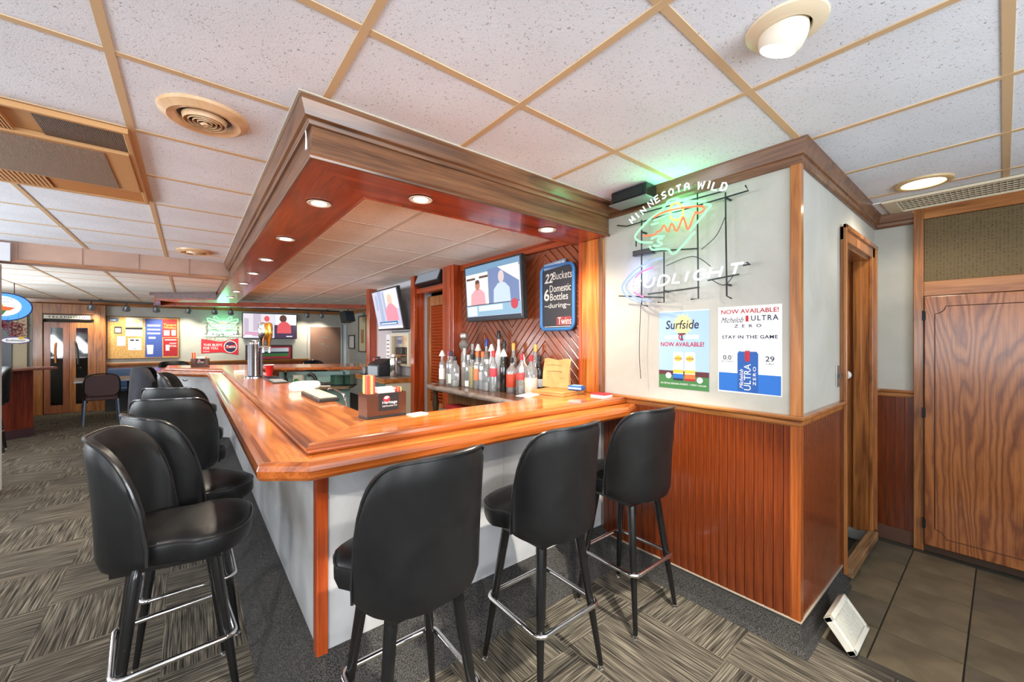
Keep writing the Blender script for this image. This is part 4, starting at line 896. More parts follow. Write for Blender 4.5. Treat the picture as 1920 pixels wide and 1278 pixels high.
t2 = tv('television', 'tilted television above the cash register, a person in pink on screen', (2.09, 5.59, 1.60), (0, -1, 0), (-.2, 0, 1), .865, .55,
   [(('mauve', (206, 204, 228)), [rect(0, 0, 1, 1)]), (('cool', (170, 184, 214)), [rect(.22, .2, .36, 1), rect(.1, .5, .18, .9), rect(.42, .35, .5, .95)]), (('cream', (252, 246, 240)), [rect(.5, .5, .98, .98)]), (('blond', (232, 206, 170)), [disc(.68, .72, .10, .17, 16)]), (('skin3', (238, 196, 184)), [disc(.68, .68, .075, .14, 14)]),
    (('pinktop', (240, 150, 170)), [man(.68, .24, .20, .86)]), (('bandblue', (64, 124, 178)), [rect(.12, .10, .85, .19)]), (('white', (240, 242, 250)), [rect(.16, .12, .8, .15), rect(0, 0, 1, .06)])])
MB().prism(rect(.33, .15, .53, .45), -.16, -.05, (0, 0, 0), (0, -1, 0), (-.2, 0, 1), (-1, 0, -.2)).build('wall_mount', BLACKM, t2)
# ---- chalkboard
ck = thing('chalkboard', 'blue framed chalkboard with handwritten bottle specials', 'chalkboard', (2.215, 2.36, 1.537))
fr = MB(); w, h, rr_ = .365, .51, .05
def rrect(x0, y0, x1, y1, r, n=5):
    out = []
    for cx, cy, a0 in ((x1 - r, y1 - r, 0), (x0 + r, y1 - r, 90), (x0 + r, y0 + r, 180), (x1 - r, y0 + r, 270)):
        out += [(cx + r * math.cos(R(a0 + 90 * k / n)), cy + r * math.sin(R(a0 + 90 * k / n))) for k in range(n + 1)]
    return out
MB().prism(rrect(0, 0, w, h, rr_), -.022, .0, (0, 0, 0), WU, WV, (-1, 0, 0)).build('slate', plain('slate_board', rgb(52, 52, 58), .7), ck)
MB().tube([Vector(WU) * x + Vector(WV) * y + Vector((-.006, 0, 0)) for x, y in rrect(.008, .008, w - .008, h - .008, rr_)], .013, 8, True).build('frame', plain('frame_blue', rgb(58, 112, 170), .35), ck, True)
MB().prism([(.045, h - .035), (.275, h - .018), (.275, h + .032), (.045, h + .015)], .002, .012, (0, 0, 0), WU, WV, (-1, 0, 0)).build('name_plate', plain('plate_blue', rgb(120, 140, 170), .4), ck)
mb = MB(); text(mb, 'BRUIN & ESTRUP', .055, h - .024, .21, .028, (0, 0, 0), WU, WV, .0125, slope=.015); mb.build('lettering', INKW, ck)
CHK = plain('chalk', rgb(214, 210, 204), .9)
mb = MB(); text(mb, '22', .04, .375, .10, .075, (0, 0, 0), WU, WV, .001, shear=.3, bold=.02); text(mb, 'Buckets', .135, .395, .20, .06, (0, 0, 0), WU, WV, .001, shear=.1)
text(mb, '6', .035, .235, .06, .095, (0, 0, 0), WU, WV, .001, bold=.02); text(mb, 'Domestic', .10, .30, .225, .055, (0, 0, 0), WU, WV, .001); text(mb, 'Bottles', .105, .235, .19, .055, (0, 0, 0), WU, WV, .001)
text(mb, '~during~', .04, .165, .28, .05, (0, 0, 0), WU, WV, .001); text(mb, 'Twins', .19, .045, .14, .055, (0, 0, 0), WU, WV, .0014)
flat(mb, rect(.04, .028, .32, .032), (0, 0, 0), WU, WV, .001); mb.build('chalk_writing', CHK, ck)
mb = MB(); flat(mb, rect(.175, .04, .33, .105), (0, 0, 0), WU, WV, .0008); mb.build('chalk_block', plain('chalk_red', rgb(140, 60, 66), .9), ck)
# ---- bottle counter
bc = thing('back_counter', 'narrow wooden back counter carrying the row of liquor bottles', 'counter', (1.76, 2.12, 0))
MB().prism([(.02, 0), (.47, 0), (.47, 1.46), (.16, 1.46), (.04, 1.36)], 1.0, 1.028).build('top', wood('dark_counter', rgb(66, 40, 24), rgb(104, 68, 44), rgb(126, 88, 60), 'Y', .3, .4), bc, bevel=.004)
MB().tube(smooth_path([(.02, -.02, 1.012), (.035, .7, 1.012), (.045, 1.36, 1.012), (.16, 1.468, 1.012), (.47, 1.475, 1.012)], 6), .024, 10).build('bullnose', blotch('worn_bullnose', rgb(86, 74, 70), rgb(150, 136, 128), 9, .3, .3), bc, True)
MB().lathe([(.035, .0), (.035, .04), (.018, .07), (.03, .12), (.02, .2), (.03, .3), (.016, .45), (.03, .62), (.02, .75), (.034, .85), (.02, .93), (.03, .99)], 16, (.10, 1.36, 0)).build('turned_leg', plain('dark_turned', rgb(56, 36, 24), .35), bc, True)
box(.30, .47, .02, 1.46, .0, .98).build('cabinet_body', wood('under_cabinet', rgb(96, 56, 28), rgb(150, 96, 52), rgb(168, 112, 64), 'Z', .4, .2), bc)
box(.08, .30, .02, 1.40, .60, .62).build('lower_shelf', plain('shelf_dark', rgb(60, 44, 34), .6), bc)
for nm, lb, y0, y1, z1, c in (('carton', 'red and white carton under the bottle counter', 2.95, 3.28, .86, (150, 30, 36)), ('carton', 'small teal carton under the bottle counter, by the turned leg', 3.30, 3.42, .80, (70, 130, 130))):
    t = thing(nm, lb, 'box', (1.93, (y0 + y1) / 2, .62)); hh = z1 - .62; wy = (y1 - y0) / 2
    box(-.07, .07, -wy, wy, 0, hh).build('carton_body', plain('carton_%d' % c[0], rgb(*c), .5), t, bevel=.003); box(-.072, -.069, -wy * .8, wy * .6, hh * .3, hh * .7).build('carton_label', INKW, t)
# ---- bottles
GL = glass('clear_glass', (.95, .97, .98, 1), .16, .16); GLD = plain('dark_glass', rgb(26, 20, 20), .12, 0, .5)
def bottle(x, y, z, h, r, label, liq=None, lvl=.6, cap='black', lab=None, style='round', body=None, neck=.28, pour=None):
    t = thing('liquor_bottle', label, 'bottle', (x, y, z), random.uniform(-.2, .2), 'bottles on the back counter'); r *= 1.16; neck *= .82; pw = 5 if style == 'square' else None
    hb = h * (1 - neck - .10); gm = body or GL
    prof = [(r * .9, 0), (r, .006), (r, hb * .92), (r * .92, hb), (r * .55, hb + h * .06), (.014, hb + h * .12), (.0125, h * .93)]
    MB().lathe(prof, 20, power=pw).build('glass_body', gm, t, True)
    if liq and body is None: MB().lathe([(r * .86, .006), (r * .93, .01), (r * .93, hb * lvl), (r * .9, hb * lvl + .002)], 20, power=pw).build('liquid', plain('liquid_%d_%d_%d' % liq, rgb(*liq), .15), t, True)
    cols = {'black': (22, 22, 24), 'red': (206, 34, 44), 'orange': (232, 104, 40), 'blue': (36, 60, 150), 'silver': (190, 188, 186), 'pink': (160, 60, 110), 'white': (232, 230, 226), 'gold': (190, 150, 70), 'clear': (200, 200, 204)}
    cm = plain('cap_' + cap, rgb(*cols[cap]), .35)
    if pour == 'cone': MB().lathe([(.034, h * .90), (.030, h * .93), (.012, h * 1.06), (.006, h * 1.08)], 18).build('paper_cone_cap', plain('cap_paper', rgb(224, 222, 218), .7), t, True)
    elif pour == 'spout': MB().lathe([(.014, h * .91), (.014, h * .95), (.008, h * .96)], 14).tube(smooth_path([(0, 0, h * .95), (0, 0, h * 1.0), (-.012, .008, h * 1.06)]), .0035, 6).build('pour_spout', CHROME, t, True)
    else: MB().lathe([(.0155, h * .85), (.016, h * .86), (.016, h * .985), (.012, h)], 16).build('cap', cm, t, True)
    if lab:
        c, v0, v1 = lab; e = 1.012
        MB().lathe([(r * e, hb * v0), (r * (e + .01), hb * v0 + .001), (r * (e + .01), hb * v1), (r * e, hb * v1 + .001)], 20, power=pw).build('label_band', plain('label_%d_%d_%d' % c, rgb(*c), .6), t, True)
    return t
CW = 1.028
B = [
 (1.945, 3.50, .31, .027, 'clear bottle with white label and paper cone cap, leftmost in the row', dict(lab=((226, 226, 222), .25, .75), pour='cone')),
 (1.975, 3.42, .33, .027, 'clear bottle with magenta cap, second in the row', dict(cap='pink', liq=(214, 206, 176), lvl=.5)),
 (1.957, 3.34, .33, .028, 'clear bottle with black cap and pale label, third in the row', dict(lab=((214, 220, 210), .1, .5))),
 (1.95, 3.26, .285, .030, 'short clear flask bottle with dark stopper', dict(style='square', liq=(206, 208, 200), lvl=.3)),
 (2.01, 3.19, .36, .026, 'bottle of brown spirit left of the yellow one', dict(liq=(134, 92, 46), lvl=.9, cap='silver')),
 (2.005, 3.115, .30, .028, 'clear bottle with white base label next to the yellow liqueur', dict(lab=((230, 230, 228), .05, .3), cap='clear')),
 (2.0, 3.035, .305, .030, 'square bottle of bright yellow liqueur', dict(style='square', liq=(206, 184, 30), lvl=.96)),
 (1.995, 2.955, .337, .029, 'clear bottle with orange cap and orange citrus label', dict(cap='orange', lab=((214, 120, 80), .35, .8))),
 (1.997, 2.875, .335, .029, 'clear bottle with orange cap and grey label', dict(cap='orange', liq=(196, 202, 204), lab=((176, 180, 190), .4, .7))),
 (1.99, 2.795, .27, .031, 'tall plain clear bottle at the middle of the front row', dict(style='square', cap='clear', liq=(210, 214, 216), lvl=.4)),
 (1.995, 2.715, .345, .029, 'clear bottle with red cap and round red emblem label', dict(cap='red', lab=((190, 60, 70), .55, .85))),
 (2.05, 2.645, .33, .028, 'dark liqueur bottle under a white paper cone', dict(body=GLD, pour='cone')),
 (2.075, 2.565, .288, .040, 'squat bottle with black cap and red and gold label', dict(liq=(96, 34, 20), lvl=.4, lab=((176, 60, 34), .25, .8))),
 (2.14, 2.49, .32, .037, 'opaque white bottle with chrome pour spout', dict(body=plain('white_bottle', rgb(232, 230, 224), .25, 0, .5), pour='spout', lab=((196, 172, 120), .3, .55))),
 (2.055, 2.415, .325, .033, 'clear gin bottle with red cap and red label', dict(style='square', cap='red', lab=((196, 70, 70), .55, .8))),
 (2.075, 2.325, .317, .036, 'clear bottle with red cap and cream arched label, front right of the row', dict(style='square', cap='red', lab=((224, 204, 186), .1, .66))),
 (2.17, 2.335, .31, .028, 'dark bottle with white label at the right end of the back row', dict(body=GLD, lab=((200, 204, 212), .3, .6))),
 (2.17, 3.30, .40, .030, 'clear bottle behind the brown spirit with a tall silver stopper', dict(cap='silver', liq=(190, 190, 186))),
 (2.17, 3.20, .37, .027, 'back row bottle with paper cone, left of the blue necked one', dict(pour='cone', liq=(150, 110, 70))),
 (2.17, 3.06, .445, .028, 'tall back row bottle with a cobalt blue neck', dict(cap='blue', neck=.34, liq=(190, 196, 210))),
 (2.17, 2.98, .37, .027, 'back row bottle under a paper cone between the blue neck and the tallest', dict(pour='cone', body=plain('frost_glass', rgb(206, 210, 214), .3))),
 (2.17, 2.87, .52, .030, 'tallest bottle in the back row, frosted with a black cap', dict(neck=.36, body=plain('frost_glass', (0, 0, 0, 1)))),
 (2.17, 2.79, .43, .026, 'slim black bottle right of the tallest one', dict(body=GLD)),
 (2.17, 2.66, .41, .028, 'amber whiskey bottle at the back with gold cap', dict(liq=(150, 86, 34), lvl=.9, cap='gold')),
 (2.19, 2.402, .40, .030, 'brown whiskey bottle at the back, behind the red caps', dict(liq=(96, 56, 30), lvl=.9, cap='gold')),
]
for x, y, h, r, lb, kw in B: bottle(x, y, CW, h, r, lb, **kw)
gs = thing('glass_decanter', 'silver figural decanter with two stacked balls among the bottles', 'decanter', (2.09, 3.33, CW))
MB().lathe([(.03, 0), (.03, .30), (.02, .33), (.045, .37), (.05, .40), (.03, .435), (.02, .44)], 20).build('decanter_body', plain('pewter', rgb(176, 170, 164), .25, .6), gs, True); MB().lathe([(.015, .44), (.035, .452), (.042, .475), (.035, .50), (.01, .512)], 20).build('ball_stopper', plain('pewter', (0, 0, 0, 1)), gs, True)
# ---- things at the right end of the bar
cg = thing('wooden_box', 'thin flat wooden box lying on the bar end beside the pilaster', 'box', (2.0, 1.99, ZU), R(8))
BXW = wood('cigar_wood', rgb(150, 100, 48), rgb(196, 142, 78), rgb(212, 162, 100), 'Y', .5, .1)
box(-.13, .13, -.16, .10, 0, .022).build('box_body', BXW, cg, bevel=.003); box(-.135, .135, -.165, .105, .022, .028).build('lid', BXW, cg, bevel=.002)
bg = thing('paper_bag', 'brown paper bag with pen notes standing behind the wooden box', 'bag', (2.10, 2.06, ZU + .029), R(10))
mb = MB(); nx, nz = 8, 8; vs = []
for sgn in (0, 1):
    for i in range(nx + 1):
        for j in range(nz + 1):
            u, v = i / nx, j / nz; vs.append(((.0 if sgn else -.03 * (1 - v * .8)) + .006 * math.sin(6 * u + 5 * v), -.115 + .23 * u + .01 * math.sin(4 * v), .205 * v + (.006 * math.sin(9 * u) if j == nz else 0)))
n1 = (nx + 1) * (nz + 1)
fs = [(s * n1 + i * (nz + 1) + j, s * n1 + (i + 1) * (nz + 1) + j, s * n1 + (i + 1) * (nz + 1) + j + 1, s * n1 + i * (nz + 1) + j + 1) for s in (0, 1) for i in range(nx) for j in range(nz)]
fs += [(i * (nz + 1) + nz, (i + 1) * (nz + 1) + nz, n1 + (i + 1) * (nz + 1) + nz, n1 + i * (nz + 1) + nz) for i in range(nx)] + [(e * (nz + 1) + j, e * (nz + 1) + j + 1, n1 + e * (nz + 1) + j + 1, n1 + e * (nz + 1) + j) for e in (0, nx) for j in range(nz)]
mb.add(vs, fs).build('bag_body', blotch('kraft_paper', rgb(176, 134, 80), rgb(206, 166, 110), 7, .8), bg, True)
mb = MB()
for k in range(3): mb.tube([(-.042 + .028 * (k * .25 + .2), .07, .16 - .045 * k), (-.042 + .028 * (k * .25 + .2), .0, .165 - .045 * k), (-.042 + .028 * (k * .25 + .2), -.06, .158 - .045 * k)], .0012, 4)
mb.build('pen_marks', INKB, bg)
tp = thing('tissue_packet', 'small blue and white packet on the wooden box', 'packet', (2.07, 1.85, ZU + .029), R(12))
box(-.03, .03, -.055, .055, 0, .032).build('packet_body', plain('packet_blue', rgb(40, 96, 160), .4), tp, bevel=.008); box(-.031, -.029, -.05, .05, .010, .020).build('packet_stripe', INKW, tp); box(-.02, .02, -.04, .03, .032, .036).build('packet_flap', plain('packet_pale', rgb(150, 190, 220), .4), tp)
pk = thing('red_notepad', 'small red and white notepad at the wall end of the bar', 'notepad', (2.14, 1.70, ZU), R(5)); box(-.05, .05, -.06, .045, 0, .010).build('pages', INKW, pk); box(-.05, .05, -.06, .045, .010, .018).build('cover', plain('pad_red', rgb(190, 50, 60), .5), pk)
rc = thing('paper_slip', 'white paper slip lying on the bar in front of the bottles', 'paper', (1.78, 2.03, ZU), R(25)); MB().prism([(-.09, -.05), (.09, -.06), (.10, .04), (-.08, .05)], .0, .003).build('slip', WHITEP, rc); MB().prism([(-.05, -.03), (.07, -.04), (.08, .03), (-.04, .03)], .003, .005).build('slip_fold', WHITEP, rc)
# ---- napkin caddies
def caddy(x, y, rz, name, label, n_straw, glabel, small=False):
    t = thing('napkin_holder', label, 'napkin holder', (x, y, ZU), rz)
    SM_ = glass('smoked_acrylic', (.20, .15, .13, 1), .10); BR = plain('caddy_brown', rgb(86, 52, 38), .2, 0, .5)
    w, d, h = .20, .10, .118
    box(-w / 2, w / 2, -d / 2, d / 2, .0, .012).build('base', BLACKP, t, bevel=.003)
    box(-w / 2, w / 2, -d / 2, -d / 2 + .004, .012, h).build('front_panel', BR, t, bevel=.001); box(-w / 2, w / 2, d / 2 - .004, d / 2, .012, h).build('back_panel', BR, t, bevel=.001)
    for xx in (-w / 2, -w / 2 + .055, w / 2 - .04, w / 2 - .004): box(xx, xx + .004, -d / 2 + .004, d / 2 - .004, .012, h).build('divider', BR, t)
    box(-w / 2 + .058, w / 2 - .042, -d / 2 - .0015, -d / 2, .034, .116).build('sign_panel', INKB, t)
    mb = MB(); text(mb, 'Heritage', -.025, .062, .075, .018, (0, -d / 2 - .002, 0), (1, 0, 0), (0, 0, 1), .0004, bold=.01); text(mb, 'DISTILLING CO', -.025, .052, .075, .007, (0, -d / 2 - .002, 0), (1, 0, 0), (0, 0, 1), .0004); mb.build('lettering', INKW, t)
    mb = MB(); flat(mb, disc(-.004, .090, .018, .015), (0, -d / 2 - .002, 0), (1, 0, 0), (0, 0, 1), .0003); mb.build('emblem', RED, t); mb = MB(); flat(mb, [(-.018, .092), (-.004, .088), (.012, .098), (.0, .104), (-.012, .102)], (0, -d / 2 - .002, 0), (1, 0, 0), (0, 0, 1), .0006); mb.build('emblem', SILVER, t)
    Mx = Matrix.Translation((x, y, ZU)) @ Matrix.Rotation(rz, 4, 'Z')
    nk = thing('napkin_stack', 'white paper napkins stacked in the ' + glabel, 'napkins', Mx @ Vector((0, 0, .014)), rz)
    box(-.038, .052, -.036, .036, 0, .118).build('napkins', plain('napkin_white', rgb(240, 238, 234), .9), nk, bevel=.012, seg=3)
    for k in range(3): box(-.038, .052, -.036 + .02 * k, -.022 + .02 * k, .118, .122 + .003 * k).build('napkin_fold', plain('napkin_white', (1, 1, 1, 1)), nk, bevel=.002)
    cols = [(222, 70, 60), (236, 190, 90), (232, 120, 90), (214, 60, 70), (240, 206, 130), (226, 100, 60)]
    srcs = []
    for c in cols:
        s = MB().tube([(0, 0, 0), (0, 0, .190)], .0032, 6); o = s.build('straw', plain('straw_%d_%d' % c[:2], rgb(*c), .4), None, True); srcs.append(o.data); bpy.data.objects.remove(o)
    for k in range(n_straw):
        p = Mx @ Vector((-.088 + .0078 * (k % 5), -.034 + .0085 * (k // 5) + .002 * (k % 2), .0135)); o = mesh_obj('straw', srcs[(k * 5 + k // 3) % 6], None, p)
        tag(o, 'coloured drinking straw standing in the ' + glabel, 'straw', glabel + ' straws')
    for k in range(10):
        p = Mx @ Vector((.066 + .008 * (k % 3), -.03 + .014 * (k // 3), .0135)); o = mesh_obj('stir_straw', srcs[(k + 2) % 6], None, p); o.scale = (.8, .8, .66); tag(o, 'short stir straw in the ' + glabel, 'straw', glabel + ' stir straws')
    return t
caddy(.735, 1.945 - .03, R(4), 'near', 'brown bar caddy with a white logo on the near bar corner', 35, 'near caddy')
caddy(.12, 7.20, R(-12), 'far', 'small bar caddy on the far end of the bar below the red banner', 20, 'far caddy')
nw = thing('folded_napkin', 'white folded napkin beside the near bar caddy', 'napkin', (.885, 1.85, ZU), R(8)); MB().prism([(-.045, -.03), (.05, -.025), (.048, .03), (-.045, .025)], 0, .004).build('napkin_sheet', WHITEP, nw); MB().prism([(-.043, -.028), (.045, -.023), (.02, .022), (-.043, .02)], .004, .006).build('napkin_flap', WHITEP, nw)
# ---- beer tap tower
tw = thing('beer_tap_tower', 'chrome beer tap tower with two tall tap handles', 'tap tower', (.52, 4.80, ZU), R(-20))
STL = plain('tower_steel', rgb(150, 152, 158), .16, 1.0)
MB().lathe([(.10, 0), (.10, .008), (.069, .016), (.066, .02), (.066, .355), (.060, .365)], 28).build('column', STL, tw, True)
MB().lathe([(.06, .365), (.052, .372), (.02, .378)], 24).build('cap', BLACKP, tw, True)
mb = MB(); text(mb, 'BUD LIGHT', 0, 0, .08, .018, (-.03, -.068, .335), (1, 0, 0), (0, 0, 1), 0); mb.build('lettering', INKW, tw)
for k, (a, hm) in enumerate(((.055, CHROME), (.11, plain('brass_handle', rgb(214, 150, 60), .15, .9)))):
    MB().tube(smooth_path([(.03, -.02, .30), (a + .02, -.05, .31), (a + .035, -.075, .295), (a + .035, -.08, .25)]), .012, 10).build('faucet', CHROME, tw, True)
    hd = MB().lathe([(.010, .315), (.013, .335), (.02, .37), (.034, .42), (.036, .50), (.030, .545), (.012, .555)], 14, (a + .02, -.05, 0), power=4).build('tap_handle', hm, tw, True)
    MB().lathe([(.016, .300), (.018, .312), (.012, .318)], 12, (a + .02, -.05, 0)).build('collar', CHROME, tw, True)
rcup = thing('red_cup', 'red plastic cup beside the beer tap tower', 'cup', (.66, 4.92, ZU)); MB().lathe([(.028, 0), (.042, .108), (.044, .112), (.040, .112), (.027, .004)], 24).build('cup_body', plain('cup_red', rgb(206, 30, 34), .35), rcup, True); MB().lathe([(.0425, .108), (.0455, .110), (.0455, .116), (.0415, .116)], 24).build('rim', INKW, rcup, True)
dt = thing('drip_tray', 'steel drip tray in front of the beer tap tower', 'tray', (.62, 4.45, ZU), 0); box(-.06, .07, -.12, .22, 0, .012).build('tray', STL, dt, bevel=.003)
for k in range(8): box(-.05, .06, -.10 + .04 * k, -.092 + .04 * k, .012, .016).build('grate_bar', BLACKM, dt)
tl = thing('bar_towel', 'white rolled bar towel at the inner edge of the long bar', 'towel', (.665, 3.28, ZU), R(10))
MB().tube(smooth_path([(-.10, 0, .032), (-.02, .006, .036), (.06, -.004, .034), (.11, 0, .03)]), [.020, .030, .034, .035, .034, .034, .033, .034, .034, .034, .032, .028, .018], 14).build('towel_roll', plain('towel_white', rgb(232, 228, 222), .95), tl, True); box(-.09, .06, -.05, .04, 0, .010).build('towel_end', plain('towel_white', (1, 1, 1, 1)), tl, bevel=.004)
bm_ = thing('garnish_tray', 'black condiment tray with pale compartments at the inner bar edge', 'tray', (.64, 2.80, ZU), 0); box(-.045, .075, -.24, .24, 0, .022).build('tray_body', BLACKP, bm_, bevel=.004)
for k in range(4): box(-.035, .065, -.22 + .112 * k, -.12 + .112 * k, .022, .030).build('compartment', plain('tray_cream', rgb(222, 200, 160), .5), bm_, bevel=.003)
hs_ = thing('steel_rail', 'bent steel rail rising above the condiment tray', 'rail', (.735, 2.72, ZU - .3)); MB().tube(smooth_path([(0, .2, 0), (0, .2, .28), (0, .14, .345), (0, -.1, .345), (0, -.2, .32), (0, -.26, .2), (0, -.26, 0)]), .007, 8).build('tube', CHROME, hs_, True); box(-.03, .03, -.28, .22, -.012, 0).build('bracket', BLACKM, hs_)
for nm, lb, cat, loc, parts in (
  ('bar_mat', 'black rubber bar mat at the far inner edge of the long bar', 'mat', (.62, 4.12, ZU), [('mat', (-.06, .06, -.16, .16, 0, .010), BLACKP), ('mat_rib', (-.05, .05, -.15, .15, .010, .013), GREY)]),
  ('coaster_stack', 'white coaster stack on the bar behind the tap tower', 'coasters', (.45, 5.6, ZU), [('coaster', (-.05, .05, -.05, .05, 0, .012), WHITEP), ('coaster', (-.048, .052, -.05, .05, .0125, .024), WHITEP)])):
    t = thing(nm, lb, cat, loc)
    for pn, b, m in parts: box(*b).build(pn, m, t, bevel=.003)
# ---- inside shelf of the far bar
def on_far(a, o): p = fo + fi * a + fn * o; return (p.x, p.y)
ag = math.atan2(fi.y, fi.x)
x, y = on_far(.30, .10); t = thing('white_pitcher', 'white tub with a green round logo on the far inner shelf', 'tub', (x, y, .825), ag)
MB().lathe([(.06, 0), (.07, .01), (.075, .15), (.078, .155), (.07, .155)], 20).build('tub_body', plain('tub_white', rgb(220, 218, 206), .4), t, True); mb = MB(); flat(mb, disc(0, .08, .035), (0, -.078, 0), (1, 0, 0), (0, 0, 1)); mb.build('logo', GREEN, t)
x, y = on_far(.13, .10); t = thing('black_jug', 'black flask standing left of the white tub', 'flask', (x, y, .825)); MB().lathe([(.03, 0), (.034, .01), (.03, .08), (.012, .12), (.014, .19), (.02, .20)], 16).build('flask_body', BLACKM, t, True); MB().lathe([(.016, .20), (.016, .215)], 12).build('flask_cap', plain('cap_gold', (1, 1, 1, 1)), t)
x, y = on_far(.57, .12); t = thing('black_mixer', 'black drink mixer gun lying on the far inner shelf', 'mixer', (x, y, .825), ag)
MB().tube(smooth_path([(-.14, 0, .15), (-.10, 0, .17), (-.05, 0, .12), (-.02, 0, .05), (.06, 0, .03), (.16, 0, .035)]), .024, 10).build('hose', BLACKP, t, True); box(-.12, .18, -.05, .05, 0, .012).build('pad', WHITEP, t); box(.08, .18, -.03, .03, .012, .05).build('gun_head', BLACKP, t, bevel=.008)
x, y = on_far(.91, .12); t = thing('glass_rack', 'glass display case with a dark post on the far inner shelf', 'case', (x, y, .825), ag)
MB().box(-.15, .15, -.10, .10, 0, .012).build('case_base', STL, t); box(-.15, .15, -.10, .10, .012, .16).build('case_glass', glass('green_glass', (.75, .85, .78, 1), .12), t); MB().tube([(0, 0, .012), (0, 0, .20)], .012, 8).build('case_post', BLACKM, t)
# ---- register counter
rk = thing('register_counter', 'back counter with wooden edge carrying the cash register', 'counter', (1.80, 4.63, 0))
box(0, .43, 0, 1.0, .965, 1.0).build('top', plain('counter_grey', rgb(120, 112, 104), .4), rk, bevel=.003); MB().box(-.02, 0, -.0, 1.0, .945, 1.003).box(-.02, .43, -.02, 0, .945, 1.003).build('wood_edge', trim_wood('Y'), rk, bevel=.004)
box(.06, .43, .02, .49, 0, .965).build('cabinet_body', TEAL, rk); box(.06, .43, .50, .98, 0, .965).build('cabinet_body', TEAL, rk); box(.02, .43, .0, .018, 0, .945).build('end_panel', plain('end_panel', rgb(196, 196, 176), .4), rk)
pt_ = thing('receipt_printer', 'black receipt printer with a grey front on the register counter', 'printer', (1.97, 5.16, 1.0), R(12))
MB().prism([(-.13, 0), (.15, 0), (.15, .22), (.02, .22), (-.13, .15)], -.13, .13, (0, 0, 0), (1, 0, 0), (0, 0, 1), (0, -1, 0)).build('body', BLACKP, pt_, bevel=.008); box(-.137, -.129, -.11, .11, .015, .13).build('front_panel', plain('printer_grey', rgb(150, 160, 172), .4), pt_, bevel=.002); box(-.13, .0, -.135, -.129, .03, .14).build('side_panel', plain('printer_dark', rgb(44, 46, 50), .4), pt_)
cr = thing('card_reader', 'tall silver shaker beside the receipt printer', 'shaker', (2.02, 4.90, 1.0)); MB().lathe([(.035, 0), (.045, .02), (.045, .20), (.038, .24), (.02, .255)], 20).build('shaker_body', CHROME, cr, True); MB().lathe([(.02, .255), (.018, .285), (.01, .29)], 14).build('shaker_cap', CHROME, cr, True)
kt = thing('red_squeeze_bottle', 'red squeeze bottle at the left of the receipt printer', 'bottle', (1.96, 5.38, 1.0)); MB().lathe([(.03, 0), (.036, .01), (.036, .12), (.02, .15), (.018, .16)], 18).build('bottle_body', plain('ketchup_red', rgb(200, 24, 30), .35), kt, True); MB().lathe([(.03, .16), (.03, .175), (.006, .22)], 14).build('nozzle', plain('ketchup_red', (1, 0, 0, 1)), kt, True)
gt = thing('glass_tumbler', 'tall clear tumbler of straws at the end of the register counter', 'tumbler', (2.04, 5.54, 1.0)); MB().lathe([(.04, 0), (.05, .22), (.048, .22), (.038, .006)], 20).build('tumbler_glass', GL, gt, True); MB().lathe([(.049, .215), (.052, .22), (.05, .235)], 20).build('lid', MAROON, gt, True); MB().lathe([(.036, .02), (.04, .16)], 16).build('contents', plain('straw_dark', rgb(70, 74, 82), .5), gt, True)
mt = thing('counter_mat', 'dark blue mat with small glasses on the register counter', 'mat', (1.90, 5.46, 1.0)); box(-.07, .08, -.02, .15, 0, .008).build('mat', plain('mat_navy', rgb(26, 38, 66), .6), mt, bevel=.002)
for k, (dx, dy) in enumerate(((.03, .12), (.05, .03), (-.03, .09))):
    g = thing('shot_glass', ('small clear glass on the register mat, at its left end', 'small clear glass on the register mat, nearest the printer', 'small clear glass on the register mat, at the front edge')[k], 'glass', (1.90 + dx, 5.46 + dy, 1.008), 0, 'glasses on the register mat'); MB().lathe([(.022, 0), (.028, .09), (.026, .09), (.02, .006)], 16).build('glass_body', GL, g, True); MB().lathe([(.0285, .086), (.029, .09), (.026, .092)], 16).build('rim', GL, g, True)
# mirror niche and notes on the register wall
mr_ = thing('mirror_niche', 'cream framed mirror niche with a shelf above the receipt printer', 'mirror', (2.25, 5.45, 1.12))
for a in ((0, .04, 0, .44), (.56, .60, 0, .44), (.04, .56, .40, .44), (.04, .56, 0, .03)): MB().prism(rect(a[0], a[2], a[1], a[3]), 0, .05, (0, 0, 0), WU, WV, (-1, 0, 0)).build('frame', CREAM, mr_, bevel=.003)
MB().prism(rect(.04, .03, .56, .40), .002, .006, (0, 0, 0), WU, WV, (-1, 0, 0)).build('mirror_glass', plain('mirror', rgb(190, 180, 160), .04, .9), mr_); MB().prism(rect(.04, .14, .56, .155), 0, .05, (0, 0, 0), WU, WV, (-1, 0, 0)).build('shelf', trim_wood('Y'), mr_)
MB().prism(rect(.18, .156, .38, .25), .006, .05, (0, 0, 0), WU, WV, (-1, 0, 0)).build('small_radio', BLACKP, mr_, bevel=.006)
for k, (y, z, w, h, m, lb) in enumerate(((4.86, 1.83, .18, .22, WHITEP, 'white notice pinned right of the tilted television'), (4.86, 1.42, .20, .36, WHITEP, 'large white notice below the small one beside the mirror niche'), (5.72, 1.15, .14, .40, INKW, 'narrow pale notice left of the mirror niche'), (5.5, 1.575, .58, .045, INKB, 'black and white sign strip under the tilted television'), (4.83, 2.09, .14, .12, MAROON, 'red picture card high beside the tilted television'))):
    t = sheet('wall_notice', lb, 'notice', (2.25, y, z), w, h, WU, WV, m)
    pr(t, GREY if m is not INKB else INKW, [rect(w * .12, h * (.2 + .14 * q), w * .85, h * (.24 + .14 * q)) for q in range(5)] if k != 3 else [rect(.02 + .04 * q, .012, .045 + .04 * q, .033) for q in range(14)])
